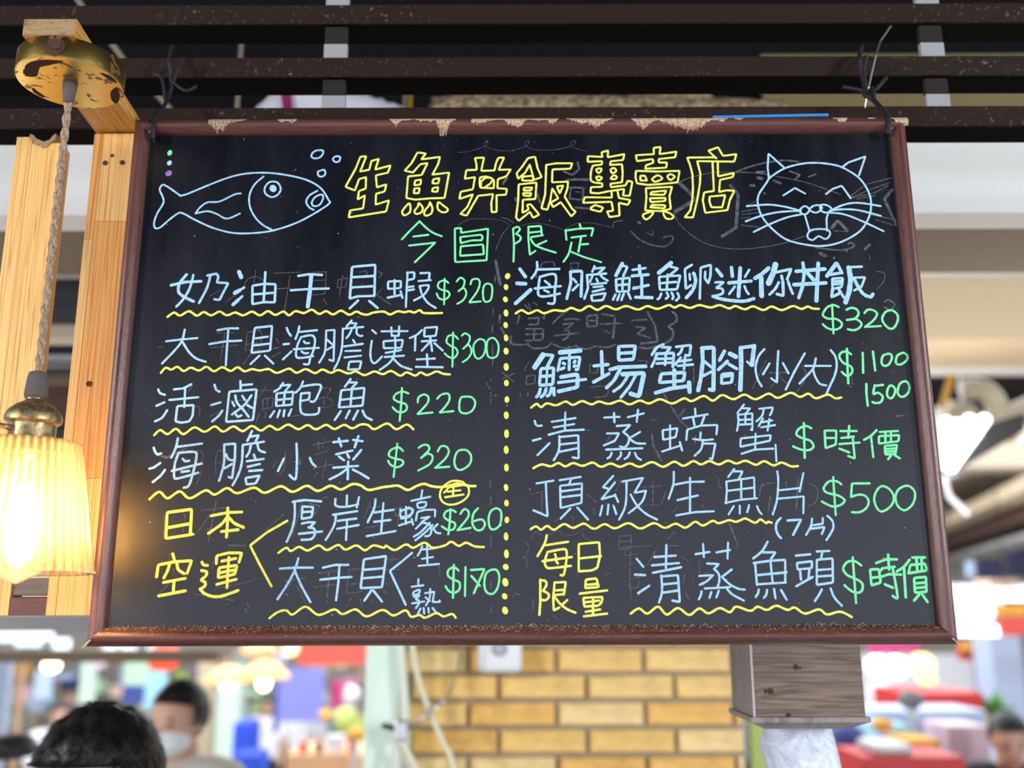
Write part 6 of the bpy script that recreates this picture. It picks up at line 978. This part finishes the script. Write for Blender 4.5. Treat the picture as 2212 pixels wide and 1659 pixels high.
cone_lamp('hanging lamp with an orange shade and bright bulb, right of two', 571, 1457, 52, 30, 7.0)
for k, (x, y, r) in enumerate([(15, 1372, 22), (60, 1380, 26), (98, 1374, 14), (130, 1392, 18), (235, 1402, 14), (275, 1404, 16), (330, 1404, 14)]):
    cm('hall_glow', (.8, .9, 1)); M['hall_glow'].node_tree.nodes['Principled BSDF'].inputs['Emission Color'].default_value = (.62, .80, .92, 1); M['hall_glow'].node_tree.nodes['Principled BSDF'].inputs['Emission Strength'].default_value = 1.3
    c = at(x, y, 11.5); q = r*11.5/FPX; o = obj('ceiling_light', B(c.x-q, c.x+q, 11.5, 11.56, c.z-q*.6, c.z+q*.6, bev=.02), M['hall_glow']); tag(o, ('leftmost', 'second from the left', 'third from the left', 'fourth from the left', 'fifth from the left', 'sixth from the left', 'rightmost')[k]+' pale blue lit panel in the row below the pine posts', 'light', 'lit panels under the soffit')
# jumble of goods, signs and lights of the far stalls: nobody could count them
r = random.Random(21); pal = ['palegreen', 'white_c', 'paleblue', 'sky', 'peach', 'pinkwhite', 'mintlight', 'amber', 'cream', 'red_cabinet', 'bluegrey', 'tan', 'deepblue', 'greyboard', 'wood_post', 'lime', 'cream', 'white_c', 'tan', 'palegreen']
bm = bmesh.new(); idx = []
for (xa_, xb2, ya, yb2, n_b, Ya, Yb) in ((20, 800, 1405, 1600, 190, 13.2, 17.4), (1868, 2240, 1392, 1600, 70, 13.0, 17.4)):
    for i in range(n_b):
        Y = r.uniform(Ya, Yb); x, y = r.uniform(xa_, xb2), r.uniform(ya, yb2); w, h = r.uniform(6, 26), r.uniform(6, 22); A, Bq = at(x-w, y+h, Y), at(x+w, y-h, Y)
        nf = len(bm.faces); box(bm, A.x, Bq.x, Y, Y+.12, max(A.z, -.84), max(Bq.z, -.7)); idx += [r.randrange(len(pal))]*(len(bm.faces)-nf)
o = obj('market_clutter', bm, M[pal[0]])
for k in pal[1:]: o.data.materials.append(M[k])
for p, k in zip(o.data.polygons, idx): p.material_index = k
tag(o, 'jumble of pastel goods and small signs on the far market stalls', 'goods', kind='stuff')
# right side of the hall
panel('upper_board', 'long brown board high on the far wall at right', 'board', 2040, 2420, 1100, 1196, 17.0, .1, 'ceil_brown')
panel('upper_board', 'tan strip under the long brown board at right', 'board', 2040, 2420, 1197, 1216, 16.9, .1, 'tan')
panel('shelf_sign', 'red sign band right of the timber post top', 'sign', 1880, 1985, 1388, 1412, 8.0, .05, 'magenta_p')
_sg = panel('sign_board', 'red and yellow hanging sign right of the frame corner', 'sign', 2075, 2116, 1386, 1426, 8.0, .05, 'red_cabinet')
a, b = at(2078, 1406, 7.97), at(2113, 1388, 7.97); obj('yellow_strip', B(a.x, b.x, 7.97, 7.999, a.z, b.z), M['amber'], _sg)
panel('banner', 'big red banner at the right edge', 'banner', 2165, 2330, 1332, 1372, 7.2, .05, 'red_cloth')
panel('banner', 'yellow banner above the red one at the right edge', 'banner', 2155, 2330, 1306, 1330, 7.3, .05, 'amber')
panel('sign_board', 'navy sign under the slanting rails, left one', 'sign', 2116, 2166, 1208, 1250, 8.0, .05, 'navy')
panel('sign_board', 'navy sign under the slanting rails, right one', 'sign', 2182, 2320, 1190, 1246, 8.0, .05, 'navy')
panel('sign_board', 'pale blue sign left of the navy signs', 'sign', 2094, 2114, 1212, 1246, 8.1, .05, 'paleblue')
panel('goods_shelf', 'peach coloured goods under the navy signs', 'goods', 2140, 2200, 1250, 1268, 8.3, .3, 'peach')
panel('hall_column', 'blue grey column at the right edge', 'column', 2158, 2204, 1375, 1560, 7.6, .3, 'bluegrey')
panel('hall_column', 'dark grey narrow column right of the pale wall', 'column', 2128, 2142, 1375, 1480, 8.4, .2, 'greyboard')
panel('display_counter', 'red glossy counter in the hall at right', 'counter', 1965, 2122, 1496, 1532, 6.2, .6, 'red_cabinet', bev=.01)
panel('display_counter', 'pale blue long counter below the red one', 'counter', 1880, 2130, 1534, 1566, 5.7, .4, 'paleblue', bev=.01)
panel('display_case', 'glass display case with goods at right', 'case', 1900, 1966, 1566, 1590, 5.3, .3, 'sky', bev=.01)
panel('display_case', 'pink and white cases in the pale counter front', 'case', 2050, 2135, 1568, 1625, 5.3, .3, 'pinkwhite', bev=.01)
panel('display_case', 'yellow and red goods in a low case at right', 'case', 1962, 2032, 1598, 1616, 5.01, .27, 'amber', bev=.01)
panel('front_counter', 'red front counter at the lower right', 'counter', 1872, 2085, 1634, 1720, 4.6, .4, 'red_cabinet', bev=.01)
panel('tray', 'grey tray with a rounded cover on the right counter', 'tray', 1890, 1975, 1606, 1633.5, 4.62, .26, 'silver', bev=.03)
panel('wall_cabinet', 'pale wall panel behind the warm lamps', 'panel', 1866, 2130, 1412, 1500, 12.5, .1, 'white_c')
for k, (x, y, r, es) in enumerate([(1896, 1438, 20, 4), (1936, 1440, 21, 5), (1992, 1436, 22, 2.2), (2002, 1466, 16, 1.8), (1965, 1436, 14, 2)]):
    Yw = (8.5, 8.9, 9.3, 10.4, 9.9)[k]; lantern(('left round warm lamp right of the timber post', 'bright round warm lamp, second from the timber post', 'large amber lamp, rightmost of the upper row', 'amber lamp hanging lowest of the five', 'small amber lamp in the middle of the row')[k], x, y, r, r, Yw, (1.0, .86, .52) if k < 2 else (1.0, .66, .26), es, 'warm%d' % k)
blob('white_bundle', 'white and red bundle on the red counter', 'bundle', 1905, 1505, 26, 30, 7.0, 'white_c', 11)
blob('dark_bag', 'black bag on the pale blue counter', 'bag', 1968, 1512, 24, 18, 5.45, 'greyboard', 12)
blob('dark_bag', 'dark blue bag beside the white plastic bag', 'bag', 1835, 1600, 32, 34, 5.15, 'deepblue', 13)
blob('orange_bundle', 'orange goods on the pale blue counter', 'bundle', 1905, 1565, 20, 12, 5.1, 'amber', 14)
t = thing('potted_plant', 'green leafy potted plant right of the red counter', 'plant', at(2146, 1560, 7.2))
r = random.Random(8); c = at(2146, 1548, 7.2); acc = None
for i in range(46):
    a, el, L = r.uniform(0, 6.28), r.uniform(.2, 1.4), r.uniform(.10, .22); d = Vector((math.cos(a)*math.cos(el), math.sin(a)*math.cos(el), math.sin(el))); s = Vector((-math.sin(a), math.cos(a), 0))*L*.22
    q0 = c+d*.02; q1 = c+d*L*.6+Vector((0, 0, .01)); q2 = c+d*L
    bm = bmesh.new(); v = [bm.verts.new(x) for x in (q0, q1-s, q2, q1+s)]; m_ = bm.verts.new(q1-Vector((0, 0, .01)))
    for k in range(4): bm.faces.new((v[k], v[(k+1) % 4], m_))
    obj('leaf', bm, M['leaf'], t)
bm = bmesh.new(); lathe(bm, [(.05, -.13), (.075, 0), (.068, 0), (.045, -.11)], (c.x, c.y, c.z), 16); obj('pot', bm, M['amber'], t, True)
blob('dark_camera', 'black blurred appliance at the lower left corner', 'appliance', 22, 1612, 50, 24, 3.2, 'black_p', 15)

# ------------------------------------------------------------------ people
M['skin'] = mat('skin', (.62, .36, .25), .5); M['eye'] = mat('eye_dark', (.02, .015, .012), .3); M['lip'] = mat('lip', (.45, .17, .14), .5)
M['mask'] = mat('face_mask', (.86, .88, .92), .7)
def cap(bm, a, ra, b, rb, n=12):
    a, b = Vector(a), Vector(b); d = (b-a); L = d.length
    for c, r_ in ((a, ra), (b, rb)): ellipsoid(bm, c, (r_, r_, r_), n, 8)
    if L > 1e-4:
        u = d.normalized(); o_ = u.orthogonal().normalized(); w = u.cross(o_)
        A = [bm.verts.new(a+(o_*math.cos(2*math.pi*k/n)+w*math.sin(2*math.pi*k/n))*ra) for k in range(n)]
        C_ = [bm.verts.new(b+(o_*math.cos(2*math.pi*k/n)+w*math.sin(2*math.pi*k/n))*rb) for k in range(n)]
        for k in range(n): bm.faces.new((A[k], A[(k+1) % n], C_[(k+1) % n], C_[k]))
        bm.faces.new(A[::-1]); bm.faces.new(C_)
def person(label, top, face, shirt, hair='short', mask=False, seated=True, trousers=(.05, .05, .08), tilt=0.0, scale=1.0, floor=0.0, group=None, near=True, hairtall=0.0):
    """top: world point of the crown; face: yaw (0 looks at -Y); built around a local frame whose +F is forward"""
    t = thing('person', label, 'person', (top[0], top[1], floor), group)
    F = Vector((math.sin(face), -math.cos(face), 0)); Rt = Vector((F.y, -F.x, 0)); U = Vector((0, 0, 1)); s = scale
    hc0 = Vector((0, 0, -.115))*s                                   # head centre relative to crown
    top = Vector(top)
    def P(f, r, u):
        u = u+.065 if u < -.28 else u
        return top+F*(f*s)+Rt*(r*s)+U*(u*s)
    neck = P(-.015, 0, -.27); ct, st = math.cos(tilt), math.sin(tilt)
    def Hd(f, r, u):                                                # head point, tilted about the neck
        u2 = u+.27; return neck+F*((f+.015)*ct+u2*st)*s+Rt*r*s+U*(u2*ct-(f+.015)*st)*s
    bm = bmesh.new()
    # head: skull, jaw, nose, ears, neck
    def ell(c, rf, rr_, ru, n=16):
        vs = ellipsoid(bm, (0, 0, 0), (1, 1, 1), n, 12)
        for v in vs:
            q = v.co.copy(); v.co = Hd(c[0]+q.x*rf, c[1]+q.y*rr_, c[2]+q.z*ru)
    ell((0, 0, -.10), .096, .076, .098); ell((.022, 0, -.165), .070, .058, .065); ell((.093, 0, -.135), .014, .012, .022)
    ell((-.01, .076, -.125), .018, .008, .028); ell((-.01, -.076, -.125), .018, .008, .028)
    cap(bm, Hd(-.012, 0, -.17), .052*s, P(-.02, 0, -.30), .058*s)
    sh = .185
    cap(bm, P(-.02, 0, -.33), .07*s, P(-.02, 0, -.44), .115*s)
    cap(bm, P(-.02, -sh*.75, -.345), .052*s, P(-.02, sh*.75, -.345), .052*s)
    cap(bm, P(-.02, -.075, -.45), .105*s, P(-.01, -.06, -.72), .09*s); cap(bm, P(-.02, .075, -.45), .105*s, P(-.01, .06, -.72), .09*s)
    cap(bm, P(-.01, -.07, -.72), .095*s, P(-.01, .07, -.72), .095*s)
    hipz = -.86
    cap(bm, P(-.01, -.075, hipz), .10*s, P(-.01, .075, hipz), .10*s)
    for sg in (-1, 1):
        S_, E_, H_ = P(-.02, sg*sh, -.36), P(.03, sg*(sh+.06), -.62), P(.24, sg*.13, -.66 if seated else -.74)
        if not seated: E_ = P(-.01, sg*(sh+.05), -.64); H_ = P(.14, sg*(sh-.0), -.80)
        cap(bm, S_, .052*s, E_, .038*s); cap(bm, E_, .037*s, H_, .025*s)
        d = (H_-E_).normalized(); sd = d.cross(U).normalized(); up = sd.cross(d)
        pc = H_+d*.05*s; cap(bm, H_, .026*s, pc, .030*s); cap(bm, H_+sd*.016*s, .02*s, pc+sd*.022*s, .017*s); cap(bm, H_-sd*.016*s, .02*s, pc-sd*.022*s, .017*s)
        for k, ln in enumerate((.062, .072, .067, .052)):          # four fingers, curled a little
            o_ = (k-1.5)*.019*s; b0 = pc+sd*o_+d*.015*s; b1 = b0+d*ln*.5*s-up*.006*s; b2 = b1+d*ln*.42*s-up*.022*s
            cap(bm, b0, .0095*s, b1, .0088*s, 8); cap(bm, b1, .0088*s, b2, .0078*s, 8)
        th = H_+d*.015*s-sd*sg*.024*s; cap(bm, th, .012*s, th+d*.03*s-sd*sg*.025*s, .0105*s, 8); cap(bm, th+d*.03*s-sd*sg*.025*s, .0105*s, th+d*.055*s-sd*sg*.028*s-up*.008*s, .009*s, 8)
        hip = P(-.01, sg*.085, hipz)
        if seated: kn = P(.40, sg*.11, hipz-.02); ft = P(.40, sg*.11, hipz-.43)
        else: kn = P(.02, sg*.09, hipz-.40); ft = P(-.01, sg*.09, hipz-.78)
        an = Vector((ft.x, ft.y, max(ft.z, floor+.06)))
        cap(bm, hip, .085*s, kn, .058*s); cap(bm, kn, .056*s, an, .036*s); cap(bm, an, .036*s, an+F*.16*s-U*(an.z-floor-.035), .032*s)
    body = obj('body', bm, M['skin'], t, True)
    rm = body.modifiers.new('remesh', 'REMESH'); rm.mode = 'VOXEL'; rm.voxel_size = .0085*s if near else .014*s; rm.use_smooth_shade = True
    sm = body.modifiers.new('smooth', 'SMOOTH'); sm.factor = .5; sm.iterations = 3 if near else 1
    # shirt and trousers follow the body, a little larger
    bm = bmesh.new(); e = .012*s
    cap(bm, P(-.02, 0, -.36), .075*s+e, P(-.02, 0, -.44), .115*s+e); cap(bm, P(-.02, -sh*.75, -.350), .052*s+e, P(-.02, sh*.75, -.350), .052*s+e)
    cap(bm, P(-.02, -.075, -.45), .105*s+e, P(-.01, -.06, -.80), .095*s+e); cap(bm, P(-.02, .075, -.45), .105*s+e, P(-.01, .06, -.80), .095*s+e)
    cap(bm, P(-.01, -.07, -.78), .10*s+e, P(-.01, .07, -.78), .10*s+e)
    for sg in (-1, 1):
        E_ = P(.03, sg*(sh+.06), -.62) if seated else P(-.01, sg*(sh+.05), -.64)
        S_ = P(-.02, sg*sh, -.36); cap(bm, S_, .052*s+e, S_.lerp(E_, .72), .045*s+e)
    so_ = obj('shirt', bm, M[shirt], t, True); rm = so_.modifiers.new('remesh', 'REMESH'); rm.mode = 'VOXEL'; rm.voxel_size = .012*s; rm.use_smooth_shade = True
    sm = so_.modifiers.new('smooth', 'SMOOTH'); sm.factor = .5; sm.iterations = 2
    bm = bmesh.new(); cap(bm, P(-.01, -.075, hipz), .10*s+e*.8, P(-.01, .075, hipz), .10*s+e*.8)
    for sg in (-1, 1):
        hip = P(-.01, sg*.085, hipz)
        if seated: kn = P(.40, sg*.11, hipz-.02); ft = P(.40, sg*.11, hipz-.38)
        else: kn = P(.02, sg*.09, hipz-.40); ft = P(-.01, sg*.09, hipz-.72)
        ft = Vector((ft.x, ft.y, max(ft.z, floor+.10))); cap(bm, hip, .09*s+e, kn, .063*s+e); cap(bm, kn, .063*s+e, ft, .045*s+e)
    tr = obj('trousers', bm, M['black_p'], t, True); rm = tr.modifiers.new('remesh', 'REMESH'); rm.mode = 'VOXEL'; rm.voxel_size = .014*s; rm.use_smooth_shade = True
    # face details
    for sg in (-1, 1):
        bm = bmesh.new(); vs = ellipsoid(bm, (0, 0, 0), (1, 1, 1), 10, 8)
        for v in vs: q = v.co.copy(); v.co = Hd(.082+q.x*.008, sg*.031+q.y*.013, -.118+q.z*.006)
        obj('eye', bm, M['eye'], t, True)
        bm = bmesh.new(); tube(bm, [Hd(.086, sg*.016, -.098), Hd(.088, sg*.032, -.093), Hd(.078, sg*.048, -.098)], .0028*s, 6); obj('eyebrow', bm, M['hairm'], t, True)
    if mask:
        bm = bmesh.new(); vs = ellipsoid(bm, (0, 0, 0), (1, 1, 1), 20, 14)
        for v in vs: q = v.co.copy(); v.co = Hd(.040+q.x*.074, q.y*.064, -.170+q.z*.052)
        obj('face_mask', bm, M['mask'], t, True)
        for sg in (-1, 1):
            bm = bmesh.new(); tube(bm, [Hd(.06, sg*.06, -.15), Hd(.02, sg*.077, -.135), Hd(-.02, sg*.083, -.12)], .0015*s, 5); obj('ear_loop', bm, M['mask'], t, True)
    else:
        bm = bmesh.new(); tube(bm, [Hd(.086, -.022, -.178), Hd(.092, 0, -.176), Hd(.086, .022, -.178)], .0045*s, 6); obj('mouth', bm, M['lip'], t, True)
    # hair: displaced cap above a hairline, made of many short tufts when near
    bm = bmesh.new(); r = random.Random(int(abs(top.x)*1000)+3)
    vs = ellipsoid(bm, (0, 0, 0), (1, 1, 1), 40, 30)
    for v in vs:
        q = v.co.copy(); k = 1+.035*math.sin(17*q.x+5*q.z)*math.sin(13*q.y)+r.uniform(-.012, .012)
        lim = -.10-.075*max(0, -q.x)-(.0 if q.x < .2 else 0)
        u = -.088+q.z*.104*k*(1+hairtall); f = -.012+q.x*.102*k; rr2 = q.y*.088*k
        if q.x > .1: u = max(u, -.072+.03*(q.x))
        else: u = max(u, -.165)
        v.co = Hd(f, rr2, u)
    h = obj('hair', bm, M['hairm'], t, True)
    if near:
        bm = bmesh.new()
        for i in range(5000):
            a, z_ = r.uniform(0, 2*math.pi), r.uniform(-.35, 1); q = Vector((math.cos(a)*math.sqrt(max(0, 1-z_*z_)), math.sin(a)*math.sqrt(max(0, 1-z_*z_)), z_))
            if q.x > .35 and q.z < .45: continue
            b0 = Hd(-.012+q.x*.102, q.y*.088, -.088+q.z*.104*(1+hairtall)); out = (b0-Hd(-.012, 0, -.10)).normalized(); l = r.uniform(.012, .022)*s
            side = out.cross(Vector((r.uniform(-1, 1), r.uniform(-1, 1), r.uniform(-1, 1)))).normalized()
            fall = (out*out.z-U).normalized() if out.z < .97 else F; bend = (fall*1.0+side*.35+out*.22).normalized()
            w_ = out.cross(bend).normalized()*.0012*s
            v = [bm.verts.new(x) for x in (b0-w_-out*.003, b0+w_-out*.003, b0+bend*l)]; bm.faces.new(v)
        hf = obj('hair_strand', bm, M['hairm'], h); hf['kind'] = 'stuff'; hf.location = Vector((0, 0, 0))
    return t
cm('beige_shirt', (.52, .48, .42)); cm('white_shirt', (.80, .80, .84)); cm('black_shirt', (.012, .014, .018)); cm('pink_shirt', (.78, .45, .55))
hp = at(262, 1526, 1.62); person('person with short black hair bending forward, closest to the viewer at lower left', (hp.x-.02, 1.68, hp.z-.004), -.55, 'black_shirt', tilt=.26, near=True)
hp = at(396, 1477, 3.45); person('person in a beige shirt wearing a white face mask, behind the nearest head', (hp.x, 3.45, hp.z), -.35, 'beige_shirt', mask=True, tilt=.08)
hp = at(2168, 1538, 4.9); person('person with black hair in a black shirt at the lower right corner', (hp.x, 4.9, hp.z), -.2, 'black_shirt', tilt=.25, scale=1.0, near=False)
for (x, y, sh_, fc, lb, Y) in ((645, 1502, 'white_shirt', .9, 'person in a white shirt working at the far stall, left of two', 13.0), (680, 1498, 'white_shirt', -.6, 'person in a white shirt with pink collar at the far stall, right of two', 14.0),
                           (578, 1508, 'white_shirt', .4, 'person in white beside the blue container', 12.5), (131, 1518, 'white_shirt', .6, 'person with dark hair at the far left tables', 9.5), (214, 1500, 'black_shirt', 2.8, 'person in dark navy behind the nearest head', 10.6), (1880, 1560, 'pink_shirt', .5, 'person in pink right of the white plastic bag', 9.0)):
    hp = at(x, y, Y); person(lb, (hp.x, Y, hp.z), fc, sh_, seated=False, near=False, floor=min(-.85, hp.z-1.66) if False else -.85, scale=max(.9, (hp.z+.85)/1.68))
